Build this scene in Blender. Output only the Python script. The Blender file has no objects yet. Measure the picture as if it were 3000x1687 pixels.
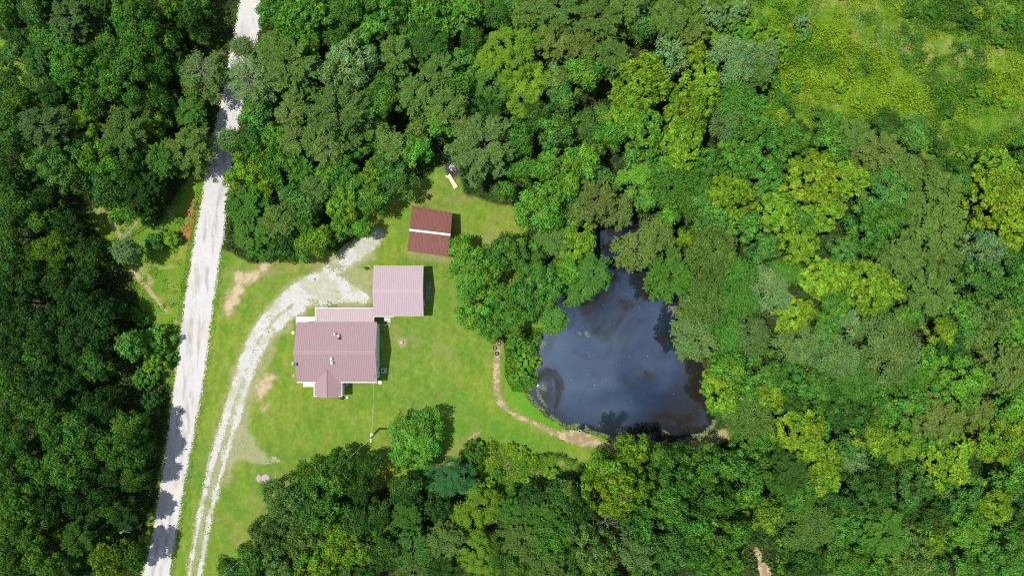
import bpy, bmesh, math, random
import numpy as np
from mathutils import Vector, Matrix

# ------------------------------------------------------------------ camera, sky, sun, exposure
HC = 111.0                 # drone height above the yard (m)
SC = 18.0                  # photograph pixels per metre on the ground
CX, CY = 1500.0, 843.5
scene = bpy.context.scene
col = scene.collection

cam_d = bpy.data.cameras.new("camera"); cam_d.sensor_width = 36.0
cam_d.lens = 36.0 * SC * HC / 3000.0
cam_d.clip_start = 1.0; cam_d.clip_end = 2000.0
cam = bpy.data.objects.new("camera", cam_d); cam.location = (0, 0, HC); col.objects.link(cam)
scene.camera = cam

SUN_EL = 68.0
world = bpy.data.worlds.new("World"); scene.world = world; world.use_nodes = True
wn = world.node_tree; wn.nodes.clear()
wo = wn.nodes.new("ShaderNodeOutputWorld"); bg = wn.nodes.new("ShaderNodeBackground")
sky = wn.nodes.new("ShaderNodeTexSky"); sky.sky_type = 'NISHITA'; sky.sun_disc = False
sky.sun_elevation = math.radians(SUN_EL); sky.sun_rotation = math.radians(270)
sky.air_density = 1.0; sky.dust_density = 0.6
tc = wn.nodes.new("ShaderNodeTexCoord"); sx = wn.nodes.new("ShaderNodeSeparateXYZ")
wn.links.new(tc.outputs["Generated"], sx.inputs[0])
zc = wn.nodes.new("ShaderNodeMath"); zc.operation = 'MAXIMUM'; zc.inputs[1].default_value = 0.12
wn.links.new(sx.outputs[2], zc.inputs[0])
dx = wn.nodes.new("ShaderNodeMath"); dx.operation = 'DIVIDE'; dy = wn.nodes.new("ShaderNodeMath"); dy.operation = 'DIVIDE'
wn.links.new(sx.outputs[0], dx.inputs[0]); wn.links.new(zc.outputs[0], dx.inputs[1])
wn.links.new(sx.outputs[1], dy.inputs[0]); wn.links.new(zc.outputs[0], dy.inputs[1])
cxyz = wn.nodes.new("ShaderNodeCombineXYZ"); wn.links.new(dx.outputs[0], cxyz.inputs[0]); wn.links.new(dy.outputs[0], cxyz.inputs[1])
cn = wn.nodes.new("ShaderNodeTexNoise"); cn.inputs["Scale"].default_value = 5.0; cn.inputs["Detail"].default_value = 8
cn.inputs["Roughness"].default_value = 0.55; cn.inputs["Distortion"].default_value = 0.4
wn.links.new(cxyz.outputs[0], cn.inputs["Vector"])
cr = wn.nodes.new("ShaderNodeValToRGB"); cr.color_ramp.elements[0].position = 0.40; cr.color_ramp.elements[1].position = 0.66
wn.links.new(cn.outputs[0], cr.inputs[0])
cm = wn.nodes.new("ShaderNodeMixRGB"); cm.inputs[2].default_value = (9.4, 10.8, 13.6, 1)
wn.links.new(cr.outputs[0], cm.inputs[0]); wn.links.new(sky.outputs[0], cm.inputs[1])
wn.links.new(cm.outputs[0], bg.inputs[0]); wn.links.new(bg.outputs[0], wo.inputs[0])
bg.inputs[1].default_value = 0.075

sun_d = bpy.data.lights.new("sun", 'SUN'); sun_d.energy = 4.8; sun_d.angle = math.radians(0.53)
sun_d.color = (1.0, 0.955, 0.88)
sun = bpy.data.objects.new("sun", sun_d); sun.rotation_euler = (0, -math.radians(90 - SUN_EL), 0)
sun.location = (-60, 0, 150); col.objects.link(sun)

scene.view_settings.view_transform = 'Standard'; scene.view_settings.look = 'None'
scene.view_settings.exposure = 0.0; scene.view_settings.gamma = 1.0; scene.view_settings.use_curve_mapping = False
cy = scene.cycles
cy.max_bounces = 5; cy.diffuse_bounces = 4; cy.glossy_bounces = 2; cy.transmission_bounces = 2; cy.transparent_max_bounces = 4
cy.use_denoising = False
cy.pixel_filter_type = 'BLACKMAN_HARRIS'; cy.filter_width = 1.15

# ------------------------------------------------------------------ helpers
def W(px, py, z=0.0):
    k = (HC - z) / (HC * SC)
    return Vector(((px - CX) * k, -(py - CY) * k, z))
def link(o, parent=None):
    col.objects.link(o)
    if parent is not None:
        o.parent = parent
    return o
def tag(o, label=None, cat=None, group=None, kind=None):
    if label: o['label'] = label
    if cat: o['category'] = cat
    if group: o['group'] = group
    if kind: o['kind'] = kind
    return o
def empty(name, loc, rz=0.0):
    o = bpy.data.objects.new(name, None); o.location = loc; o.rotation_euler = (0, 0, rz)
    o.empty_display_size = 0.3
    return link(o)
def fastmesh(name, v, f, mat, colr=None, smooth=False):
    v = np.asarray(v, dtype=np.float32); f = np.asarray(f, dtype=np.int32)
    k = f.shape[1]
    me = bpy.data.meshes.new(name)
    me.vertices.add(len(v)); me.vertices.foreach_set("co", v.ravel())
    me.loops.add(f.size); me.loops.foreach_set("vertex_index", f.ravel())
    me.polygons.add(len(f)); me.polygons.foreach_set("loop_start", np.arange(0, f.size, k, dtype=np.int32))
    me.update(calc_edges=True)
    if smooth:
        me.polygons.foreach_set("use_smooth", np.ones(len(f), dtype=bool))
    if colr is not None:
        a = me.attributes.new("tint", 'FLOAT_COLOR', 'POINT')
        c = np.ones((len(v), 4), dtype=np.float32); c[:, :3] = colr
        a.data.foreach_set("color", c.ravel())
    me.materials.append(mat)
    return me
class MB:
    def __init__(s): s.v = []; s.f = []
    def add(s, v, f):
        b = len(s.v); s.v += [tuple(p) for p in v]; s.f += [tuple(i + b for i in q) for q in f]; return s
    def box(s, c, d, rz=0.0, M=None):
        x, y, z = d[0] / 2, d[1] / 2, d[2] / 2
        p = [Vector((i * x, j * y, k * z)) for k in (-1, 1) for j in (-1, 1) for i in (-1, 1)]
        R = M if M is not None else Matrix.Rotation(rz, 3, 'Z')
        p = [R @ q + Vector(c) for q in p]
        return s.add(p, [(0, 2, 3, 1), (4, 5, 7, 6), (0, 1, 5, 4), (2, 6, 7, 3), (0, 4, 6, 2), (1, 3, 7, 5)])
    def hexa(s, b, t):      # bottom quad, top quad
        return s.add(list(b) + list(t), [(3, 2, 1, 0), (4, 5, 6, 7), (0, 1, 5, 4), (1, 2, 6, 5), (2, 3, 7, 6), (3, 0, 4, 7)])
    def tube(s, pts, rad, n=8, cap=True):
        pts = [Vector(p) for p in pts]; m = len(pts)
        if not hasattr(rad, '__len__'): rad = [rad] * m
        b = len(s.v)
        for i, p in enumerate(pts):
            d = (pts[min(i + 1, m - 1)] - pts[max(i - 1, 0)])
            if d.length < 1e-9: d = Vector((0, 0, 1))
            d.normalize(); u = d.orthogonal().normalized(); w = d.cross(u)
            for k in range(n):
                a = 2 * math.pi * k / n
                s.v.append(tuple(p + (u * math.cos(a) + w * math.sin(a)) * rad[i]))
        for i in range(m - 1):
            for k in range(n):
                k2 = (k + 1) % n
                s.f.append((b + i * n + k, b + i * n + k2, b + (i + 1) * n + k2, b + (i + 1) * n + k))
        if cap:
            s.f.append(tuple(b + k for k in reversed(range(n)))); s.f.append(tuple(b + (m - 1) * n + k for k in range(n)))
        return s
    def lathe(s, prof, c=(0, 0, 0), n=24, M=None):
        b = len(s.v); m = len(prof)
        for r, z in prof:
            for k in range(n):
                a = 2 * math.pi * k / n
                p = Vector((r * math.cos(a), r * math.sin(a), z))
                if M is not None: p = M @ p
                s.v.append(tuple(p + Vector(c)))
        for i in range(m - 1):
            for k in range(n):
                k2 = (k + 1) % n
                s.f.append((b + i * n + k, b + i * n + k2, b + (i + 1) * n + k2, b + (i + 1) * n + k))
        s.f.append(tuple(b + k for k in reversed(range(n)))); s.f.append(tuple(b + (m - 1) * n + k for k in range(n)))
        return s
    def mesh(s, name, mat, smooth=False):
        me = bpy.data.meshes.new(name); me.from_pydata(s.v, [], s.f); me.materials.append(mat)
        if smooth:
            for p in me.polygons: p.use_smooth = True
        me.update(); return me
    def build(s, name, mat, parent=None, smooth=False, bevel=0.0):
        o = bpy.data.objects.new(name, s.mesh(name, mat, smooth)); link(o, parent)
        if bevel:
            m = o.modifiers.new("bevel", 'BEVEL'); m.width = bevel; m.segments = 2; m.limit_method = 'ANGLE'
        return o

# ---- noise in numpy (for placing things and for the colour of the ground cover)
def vnoise(x, y, s, seed):
    rs = np.random.RandomState(seed); n = 256
    L = rs.rand(n, n)
    xs = np.asarray(x) / s + 1000.37; ys = np.asarray(y) / s + 1000.91
    xi = np.floor(xs).astype(int); yi = np.floor(ys).astype(int)
    fx = xs - xi; fy = ys - yi; fx = fx * fx * (3 - 2 * fx); fy = fy * fy * (3 - 2 * fy)
    a = L[xi % n, yi % n]; b = L[(xi + 1) % n, yi % n]; c = L[xi % n, (yi + 1) % n]; d = L[(xi + 1) % n, (yi + 1) % n]
    return (a * (1 - fx) + b * fx) * (1 - fy) + (c * (1 - fx) + d * fx) * fy
def fbm(x, y, s, seed, o=4, g=0.5):
    t = 0; a = 1.0; w = 0
    for i in range(o):
        t = t + a * vnoise(x, y, s / (2 ** i), seed + 17 * i); w += a; a *= g
    return t / w
def sstep(a, b, x):
    t = np.clip((x - a) / (b - a), 0, 1); return t * t * (3 - 2 * t)
def polydist(px, py, poly):
    """signed distance (positive inside), in photograph pixels at ground level"""
    P = np.array(poly, float); d = np.full(px.shape, 1e9); ins = np.zeros(px.shape, bool)
    n = len(P)
    for i in range(n):
        ax, ay = P[i]; bx, by = P[(i + 1) % n]
        ex, ey = bx - ax, by - ay
        t = np.clip(((px - ax) * ex + (py - ay) * ey) / (ex * ex + ey * ey + 1e-9), 0, 1)
        d = np.minimum(d, (px - ax - t * ex) ** 2 + (py - ay - t * ey) ** 2)
        c = ((ay > py) != (by > py)) & (px < (bx - ax) * (py - ay) / (by - ay + 1e-12) + ax)
        ins ^= c
    d = np.sqrt(d)
    return np.where(ins, d, -d)
def linedist(px, py, pts):
    """distance minus half width along a polyline of (x, y, half_width): negative = inside"""
    d = np.full(px.shape, 1e9)
    for (ax, ay, aw), (bx, by, bw) in zip(pts[:-1], pts[1:]):
        ex, ey = bx - ax, by - ay
        t = np.clip(((px - ax) * ex + (py - ay) * ey) / (ex * ex + ey * ey + 1e-9), 0, 1)
        q = np.sqrt((px - ax - t * ex) ** 2 + (py - ay - t * ey) ** 2) - (aw + t * (bw - aw))
        d = np.minimum(d, q)
    return d

# ------------------------------------------------------------------ materials
def newmat(name):
    m = bpy.data.materials.new(name); m.use_nodes = True
    nt = m.node_tree; b = nt.nodes["Principled BSDF"]
    return m, nt, b
def simple(name, c, rough=0.6, spec=0.3, metal=0.0, noise=0.0, nscale=4.0, bump=0.0):
    m, nt, b = newmat(name)
    b.inputs["Base Color"].default_value = (*c, 1); b.inputs["Roughness"].default_value = rough
    b.inputs["Specular IOR Level"].default_value = spec; b.inputs["Metallic"].default_value = metal
    if noise or bump:
        t = nt.nodes.new("ShaderNodeTexCoord"); n = nt.nodes.new("ShaderNodeTexNoise")
        n.inputs["Scale"].default_value = nscale; n.inputs["Detail"].default_value = 6
        nt.links.new(t.outputs["Object"], n.inputs["Vector"])
        r = nt.nodes.new("ShaderNodeMapRange"); r.inputs[1].default_value = 0.25; r.inputs[2].default_value = 0.75
        r.inputs[3].default_value = 1 - noise; r.inputs[4].default_value = 1 + noise
        nt.links.new(n.outputs[0], r.inputs[0])
        mx = nt.nodes.new("ShaderNodeVectorMath"); mx.operation = 'SCALE'; mx.inputs[0].default_value = c
        nt.links.new(r.outputs[0], mx.inputs["Scale"]); nt.links.new(mx.outputs[0], b.inputs["Base Color"])
        if bump:
            bp = nt.nodes.new("ShaderNodeBump"); bp.inputs["Strength"].default_value = bump; bp.inputs["Distance"].default_value = 0.05
            nt.links.new(n.outputs[0], bp.inputs["Height"]); nt.links.new(bp.outputs[0], b.inputs["Normal"])
    return m
def tintmat(name, fine=0.25, fscale=6.0, bump=0.3, bscale=5.0, rough=0.95):
    """ground cover: colour from the mesh's own colour attribute, broken up by fine noise"""
    m, nt, b = newmat(name)
    b.inputs["Roughness"].default_value = rough; b.inputs["Specular IOR Level"].default_value = 0.1
    at = nt.nodes.new("ShaderNodeAttribute"); at.attribute_name = "tint"
    t = nt.nodes.new("ShaderNodeTexCoord"); n = nt.nodes.new("ShaderNodeTexNoise")
    n.inputs["Scale"].default_value = fscale; n.inputs["Detail"].default_value = 5; n.inputs["Roughness"].default_value = 0.7
    nt.links.new(t.outputs["Object"], n.inputs["Vector"])
    r = nt.nodes.new("ShaderNodeMapRange"); r.inputs[1].default_value = 0.3; r.inputs[2].default_value = 0.7
    r.inputs[3].default_value = 1 - fine; r.inputs[4].default_value = 1 + fine
    nt.links.new(n.outputs[0], r.inputs[0])
    mx = nt.nodes.new("ShaderNodeVectorMath"); mx.operation = 'SCALE'
    nt.links.new(at.outputs["Color"], mx.inputs[0]); nt.links.new(r.outputs[0], mx.inputs["Scale"])
    nt.links.new(mx.outputs[0], b.inputs["Base Color"])
    n2 = nt.nodes.new("ShaderNodeTexNoise"); n2.inputs["Scale"].default_value = bscale; n2.inputs["Detail"].default_value = 6
    nt.links.new(t.outputs["Object"], n2.inputs["Vector"])
    bp = nt.nodes.new("ShaderNodeBump"); bp.inputs["Strength"].default_value = bump; bp.inputs["Distance"].default_value = 0.25
    nt.links.new(n2.outputs[0], bp.inputs["Height"]); nt.links.new(bp.outputs[0], b.inputs["Normal"])
    return m
def leafmat(name, trans=0.20, rough=0.5, spec=0.07):
    m, nt, b = newmat(name)
    at = nt.nodes.new("ShaderNodeAttribute"); at.attribute_name = "tint"
    oi = nt.nodes.new("ShaderNodeObjectInfo")
    mx = nt.nodes.new("ShaderNodeVectorMath"); mx.operation = 'MULTIPLY'
    nt.links.new(at.outputs["Color"], mx.inputs[0]); nt.links.new(oi.outputs["Color"], mx.inputs[1])
    nt.links.new(mx.outputs[0], b.inputs["Base Color"])
    b.inputs["Roughness"].default_value = rough; b.inputs["Specular IOR Level"].default_value = spec
    tr = nt.nodes.new("ShaderNodeBsdfTranslucent")
    m2 = nt.nodes.new("ShaderNodeVectorMath"); m2.operation = 'MULTIPLY'; m2.inputs[1].default_value = (1.35, 1.45, 0.6)
    nt.links.new(mx.outputs[0], m2.inputs[0]); nt.links.new(m2.outputs[0], tr.inputs[0])
    ms = nt.nodes.new("ShaderNodeMixShader"); ms.inputs[0].default_value = trans
    out = nt.nodes["Material Output"]
    nt.links.new(b.outputs[0], ms.inputs[1]); nt.links.new(tr.outputs[0], ms.inputs[2]); nt.links.new(ms.outputs[0], out.inputs[0])
    return m
M_GROUND = tintmat("ground_soil", 0.3, 4.0, 0.5, 3.0)
M_LAWN = tintmat("mown_grass", 0.30, 7.0, 0.5, 6.0)
M_MEADOW = tintmat("rough_grass", 0.35, 4.0, 0.7, 3.0)
M_GRAVEL = tintmat("pale_gravel", 0.10, 12.0, 0.25, 14.0)
M_DIRT = tintmat("bare_dirt", 0.22, 7.0, 0.4, 7.0)
M_LEAF = leafmat("leaf")
M_WEED = leafmat("weed_leaf", 0.3, 0.6, 0.2)
M_BARK = simple("bark", (0.16, 0.13, 0.10), 0.9, 0.1, noise=0.3, nscale=3, bump=0.4)
M_TWIG = simple("grey_twig", (0.30, 0.27, 0.23), 0.9, 0.1)
M_DEAD = simple("bleached_wood", (0.46, 0.36, 0.27), 0.85, 0.15, noise=0.2, nscale=5)

# ------------------------------------------------------------------ ground layout (photograph pixels at ground level)
ROAD = [(-260, 778, 850), (-150, 745, 820), (0, 703, 776), (54, 693, 768), (116, 680, 752), (220, 662, 730), (331, 640, 706), (460, 606, 681), (580, 590, 669),
        (740, 562, 647), (892, 539, 624), (1100, 513, 599), (1303, 487, 562), (1416, 469, 541), (1566, 445, 515), (1687, 416, 497), (1850, 385, 470), (1960, 360, 445)]
POND = [(1778, 560), (1830, 570), (1850, 640), (1885, 700), (1900, 760), (1935, 790), (1965, 835), (1985, 880), (2005, 945), (2030, 1010), (2056, 1060),
        (2066, 1091), (2078, 1160), (2095, 1215), (2092, 1252), (2060, 1272), (2023, 1285), (1954, 1298), (1867, 1296), (1795, 1282), (1747, 1267), (1695, 1252), (1660, 1246),
        (1605, 1215), (1568, 1181), (1548, 1150), (1552, 1128), (1572, 1110), (1574, 1040), (1576, 988), (1590, 972), (1612, 958), (1625, 930), (1628, 880), (1650, 850), (1700, 840), (1748, 830), (1765, 780), (1760, 700), (1762, 640)]
LAWN = [(640, 560), (655, 720), (740, 770), (800, 770), (870, 745), (930, 700), (985, 735), (1040, 700), (1060, 640), (1110, 600), (1190, 560), (1230, 520), (1280, 480),
        (1340, 500), (1360, 560), (1450, 600), (1520, 610), (1530, 700), (1500, 760), (1560, 800), (1620, 870), (1620, 950), (1600, 1120), (1640, 1230), (1750, 1270), (1860, 1300),
        (2000, 1290), (2090, 1250), (2150, 1240), (2150, 1290), (2050, 1330), (1900, 1340), (1800, 1345), (1700, 1345), (1600, 1335), (1500, 1320), (1440, 1290), (1380, 1330), (1290, 1380), (1180, 1440),
        (1050, 1440), (930, 1400), (850, 1430), (790, 1500), (745, 1590), (690, 1640), (640, 1700), (610, 1900), (380, 1900), (400, 1687), (470, 1400), (520, 1000), (560, 700)]
MEADOW = [(1960, -120), (2050, 100), (2100, 150), (2200, 200), (2240, 280), (2330, 350), (2440, 400), (2600, 420), (2700, 460), (2790, 560), (2850, 560), (2900, 440), (3120, 400), (3120, -120)]
LEFTM = [(215, 530), (300, 570), (380, 620), (470, 640), (540, 560), (600, 400), (620, 560), (560, 820), (545, 960), (520, 1130), (480, 1120), (440, 960), (400, 860), (330, 740), (260, 640)]
LEFTT = [(-60, 110), (60, 130), (110, 200), (100, 290), (60, 300), (-60, 260)]
WEEDS = [(1405, 1270), (1470, 1300), (1560, 1325), (1700, 1350), (1690, 1385), (1640, 1420), (1540, 1450), (1500, 1500), (1440, 1470), (1400, 1400), (1370, 1350)]
WBANK = [(1470, 975), (1560, 960), (1600, 960), (1585, 1000), (1580, 1110), (1552, 1130), (1550, 1150), (1500, 1145), (1478, 1100), (1480, 1040)]

def pond_sd(px, py):
    return polydist(px, py, POND) + (fbm(px, py, 40, 5, 3) - 0.5) * 14
def zfun_px(px, py):
    sd = polydist(px, py, POND)
    return -0.55 * sstep(-10, 6, sd) - 0.7 * sstep(6, 60, sd)
def zat(px, py):
    return float(zfun_px(np.array([float(px)]), np.array([float(py)]))[0])
WATER_Z = -0.30

# fine grid
fx = np.arange(-88, 88.01, 0.25); fy = np.arange(-52, 52.01, 0.25)
gx = np.concatenate([[-420, -260, -170, -120, -100], fx, [100, 120, 170, 260, 420]])
gy = np.concatenate([[-400, -240, -140, -90, -66], fy, [66, 90, 140, 240, 400]])
GX, GY = np.meshgrid(gx, gy, indexing='ij')
PX = CX + SC * GX; PY = CY - SC * GY
sd_lawn = polydist(PX, PY, LAWN) + (fbm(PX, PY, 60, 11) - 0.5) * 40
sd_mead = np.maximum(np.maximum(polydist(PX, PY, MEADOW), polydist(PX, PY, LEFTM)), np.maximum(polydist(PX, PY, LEFTT), polydist(PX, PY, WEEDS))) + (fbm(PX, PY, 50, 12) - 0.5) * 40
GZ = zfun_px(PX, PY) + 0.0
rough_m = 1 - sstep(-20, 20, sd_lawn)
GZ += rough_m * sstep(-2000, -20, -np.hypot(PX - 1500, PY - 850)) * 0
Fb = fbm(PX, PY, 90, 21, 5); Ff = fbm(PX, PY, 16, 22, 4); Fm = fbm(PX, PY, 220, 23, 3); Fd = fbm(PX, PY, 30, 24, 4)
def mixc(c, d, t):
    return c * (1 - t[..., None]) + np.array(d) * t[..., None]
C = np.zeros(PX.shape + (3,)) + np.array((0.028, 0.036, 0.012))
C = mixc(C, (0.045, 0.040, 0.02), sstep(0.45, 0.65, Fb)); C = mixc(C, (0.05, 0.085, 0.015), sstep(0.5, 0.7, Ff))
# meadow colours
Cm = np.zeros_like(C) + np.array((0.142, 0.238, 0.024))
Cm = mixc(Cm, (0.110, 0.215, 0.020), sstep(0.42, 0.6, Fb)); Cm = mixc(Cm, (0.25, 0.25, 0.06), sstep(0.55, 0.72, Fd) * 0.7)
tan_m = sstep(80, -60, linedist(PX, PY, [(2380, 20, 20), (2520, 70, 45), (2650, 120, 50), (2800, 150, 30), (2990, 190, 20)])) * sstep(0.35, 0.6, Fd)
Cm = mixc(Cm, (0.25, 0.245, 0.075), tan_m * 0.75)
tan2 = sstep(20, -20, linedist(PX, PY, [(2700, 300, 6), (2720, 380, 30), (2800, 470, 25)])) * sstep(0.4, 0.6, Fd)
Cm = mixc(Cm, (0.22, 0.23, 0.06), tan2 * 0.6)
dryw = sstep(30, -30, linedist(PX, PY, [(1450, 1300, 20), (1480, 1360, 25), (1560, 1390, 15), (1660, 1370, 12)])) * sstep(0.35, 0.55, Fd)
Cm = mixc(Cm, (0.30, 0.24, 0.13), dryw * 0.85)
# tracks in the left clearing
trk = sstep(5, -3, linedist(PX, PY, [(232, 560, 3), (290, 616, 5), (352, 686, 5), (393, 760, 4)])) * 0.6
trk = np.maximum(trk, sstep(5, -3, linedist(PX, PY, [(380, 785, 3), (395, 800, 7), (430, 842, 5), (480, 906, 2), (490, 915, 1)])))
trk = np.maximum(trk, 0.6 * sstep(8, -3, linedist(PX, PY, [(420, 790, 4), (440, 830, 10), (480, 860, 9), (500, 880, 3)])) * sstep(0.4, 0.55, Ff))
trk = np.maximum(trk, 0.45 * sstep(4, -2, linedist(PX, PY, [(432, 762, 1), (470, 785, 2), (520, 780, 1)])))
trk = np.maximum(trk, 0.7 * sstep(6, -3, linedist(PX, PY, [(520, 920, 3), (518, 960, 4), (512, 985, 3)])) * sstep(0.4, 0.55, Ff))
Cm = mixc(Cm, (0.44, 0.33, 0.19), trk)
# lawn colours: green, yellow green, faint mowing streaks, worn brown areas
ang = 0.35; U = PX * math.cos(ang) + PY * math.sin(ang); V = -PX * math.sin(ang) + PY * math.cos(ang)
Str = fbm(U, V * 5, 60, 31, 4); Sv = fbm(PX * 3.0, PY, 40, 33, 4)
Cl = np.zeros_like(C) + np.array((0.138, 0.226, 0.027))
Cl = mixc(Cl, (0.098, 0.202, 0.026), sstep(0.40, 0.62, Fb) * 0.8)
Cl = mixc(Cl, (0.168, 0.245, 0.022), sstep(0.42, 0.62, Fm) * 0.7)
Cl = mixc(Cl, (0.210, 0.215, 0.065), sstep(0.52, 0.70, fbm(PX, PY, 18, 91, 4)) * 0.5)
Cl = mixc(Cl, (0.20, 0.245, 0.04), sstep(0.45, 0.60, Str) * 0.4); Cl = mixc(Cl, (0.080, 0.18, 0.018), sstep(0.47, 0.62, Sv) * 0.4)
Cl = Cl * (0.90 + 0.32 * fbm(PX, PY, 9, 97, 2))[..., None]
Cl = mixc(Cl, (0.060, 0.215, 0.020), sstep(60, -30, linedist(PX, PY, [(1300, 1260, 20), (1500, 1270, 30), (1600, 1310, 10)])) * 0.5)
Cl = mixc(Cl, (0.085, 0.27, 0.015), sstep(25, -15, linedist(PX, PY, [(1500, 1150, 12), (1540, 1190, 18), (1600, 1235, 12), (1660, 1262, 6)])) * 0.8)
brown = sstep(50, -30, linedist(PX, PY, [(1450, 640, 10), (1470, 690, 30), (1400, 760, 10), (1480, 760, 10)])) * sstep(0.35, 0.6, Fd)
brown = np.maximum(brown, sstep(30, -10, linedist(PX, PY, [(1230, 560, 10), (1290, 600, 10), (1390, 580, 8)])) * sstep(0.4, 0.6, Fd) * 0.7)
brown = np.maximum(brown, sstep(20, -10, linedist(PX, PY, [(660, 800, 8), (760, 800, 14), (870, 775, 12), (960, 770, 12)])) * sstep(0.35, 0.55, Fd))
brown = np.maximum(brown, sstep(40, -10, linedist(PX, PY, [(1160, 980, 10), (1230, 1010, 20), (1300, 1050, 20)])) * sstep(0.45, 0.65, Fd) * 0.6)
brown = np.maximum(brown, sstep(14, -6, linedist(PX, PY, [(680, 1570, 5), (700, 1600, 4), (760, 1500, 5), (790, 1430, 4), (810, 1400, 3)])) * 0.6)
brown = np.maximum(brown, sstep(16, -6, linedist(PX, PY, [(1400, 1262, 4), (1340, 1310, 8), (1290, 1370, 6), (1230, 1400, 5)])) * 0.7)
brown = np.maximum(brown, sstep(18, -6, linedist(PX, PY, [(640, 1180, 3), (610, 1300, 5), (590, 1380, 5)])) * sstep(0.4, 0.6, Ff) * 0.5)
Cl = mixc(Cl, (0.28, 0.23, 0.10), brown * 0.6)
Cl = mixc(Cl, (0.36, 0.30, 0.17), sstep(16, 0, linedist(PX, PY, [(1200, 740, 4), (1260, 752, 5), (1310, 762, 3)])) * 0.4)
Cl = mixc(Cl, (0.40, 0.33, 0.18), sstep(26, -8, linedist(PX, PY, [(2040, 1305, 12), (2090, 1290, 14), (2130, 1265, 12)])) * 0.75)
# straw edges beside the gravel drive
straw = sstep(26, 4, linedist(PX, PY, [(640, 1400, 22), (690, 1190, 30), (725, 1090, 30), (790, 960, 32), (880, 870, 40), (960, 850, 50), (1060, 870, 40), (1060, 760, 25)])) * sstep(0.35, 0.6, Fd)
Cl = mixc(Cl, (0.33, 0.31, 0.16), straw * 0.7)
Cl = mixc(Cl, (0.34, 0.26, 0.18), sstep(14, 2, linedist(PX, PY, [(1178, 1003, 5), (1180, 1003, 5)])) * 0.8)
pd = linedist(PX, PY, [(697, 800, 4), (700, 835, 14), (682, 880, 15), (668, 912, 8)])
pd = np.minimum(pd, linedist(PX, PY, [(700, 835, 6), (735, 812, 9), (765, 795, 8), (770, 775, 10), (766, 765, 3)]))
pd = np.minimum(pd, linedist(PX, PY, [(792, 1108, 6), (775, 1125, 13), (762, 1150, 12), (765, 1175, 2)]))
pd = np.minimum(pd, linedist(PX, PY, [(773, 1197, 4), (784, 1188, 4)])) + (Ff - 0.5) * 34
Cl = mixc(Cl, (0.33, 0.27, 0.13), sstep(20, -4, pd) * 0.7); Cl = mixc(Cl, (0.50, 0.39, 0.26), sstep(6, -8, pd + (vnoise(PX, PY, 5, 95) - .5) * 14)); Cl = Cl * (0.86 + 0.28 * vnoise(PX, PY, 4.5, 96))[..., None]
TRK = [(538, 1900, 6), (564, 1687, 6), (600, 1505, 8), (638, 1359, 16), (690, 1200, 24), (712, 1100, 26), (765, 985, 32), (815, 915, 34), (880, 868, 36), (950, 842, 40), (1010, 850, 36), (1065, 872, 24)]
dd = np.minimum(linedist(PX, PY, TRK), linedist(PX, PY, [(960, 800, 30), (1000, 770, 30), (1060, 730, 34), (1108, 690, 20)]))
dd = np.minimum(dd, 16 - polydist(PX, PY, [(668, 1230), (735, 1180), (745, 1260), (780, 1320), (850, 1355), (780, 1370), (700, 1364), (655, 1395), (640, 1330)])) + (Fd - 0.5) * 24 + (Ff - .5) * 16
Cl = mixc(Cl, (0.34, 0.335, 0.19), sstep(12, -12, dd) * 0.75)
clay = sstep(10, -6, linedist(PX, PY, [(566, 590, 8), (556, 640, 12), (543, 688, 14)])) * sstep(0.3, 0.5, Ff)
burn = sstep(18, 0, linedist(PX, PY, [(1322, 470, 10), (1330, 500, 14)])) 
tl = sstep(-4, 6, sd_lawn); tm = sstep(-6, 8, sd_mead)
Call = C.copy(); Call = Call * (1 - tl[..., None]) + Cl * tl[..., None]
mm = tm * (1 - tl); Call = Call * (1 - mm[..., None]) + Cm * mm[..., None]
Call = mixc(Call, (0.34, 0.13, 0.06), clay * 0.9)
Call = mixc(Call, (0.05, 0.045, 0.05), burn * 0.85)
Call = mixc(Call, (0.012, 0.012, 0.01), sstep(0, 12, polydist(PX, PY, POND)))
Call[(np.abs(GX) > 90) | (np.abs(GY) > 54)] = (0.05, 0.085, 0.02)
Call = np.clip(Call, 0, 1)
nx, ny = PX.shape
idx = np.arange(nx * ny).reshape(nx, ny)
quads = np.stack([idx[:-1, :-1], idx[1:, :-1], idx[1:, 1:], idx[:-1, 1:]], -1)
qc_l = sd_lawn[:-1, :-1]; qc_m = sd_mead[:-1, :-1]
road_in = np.zeros(qc_l.shape, bool)
region = np.where(qc_l > 0, 1, np.where(qc_m > 0, 2, 0))
V3 = np.stack([GX, GY, GZ], -1).reshape(-1, 3); CC = Call.reshape(-1, 3)
for rid, nm, mt in ((0, "ground", M_GROUND), (1, "lawn", M_LAWN), (2, "meadow", M_MEADOW)):
    q = quads[region == rid].reshape(-1, 4)
    u, inv = np.unique(q, return_inverse=True)
    me = fastmesh(nm, V3[u], inv.reshape(-1, 4), mt, CC[u], smooth=True)
    o = link(bpy.data.objects.new(nm, me)); tag(o, kind='structure')
del V3, CC

def sample_region(px, py):
    x = np.clip(((px - CX) / SC - fx[0]) / 0.25 + 5, 0, nx - 2).astype(int)
    y = np.clip((-(py - CY) / SC - fy[0]) / 0.25 + 5, 0, ny - 2).astype(int)
    return region[x, y]

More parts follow.
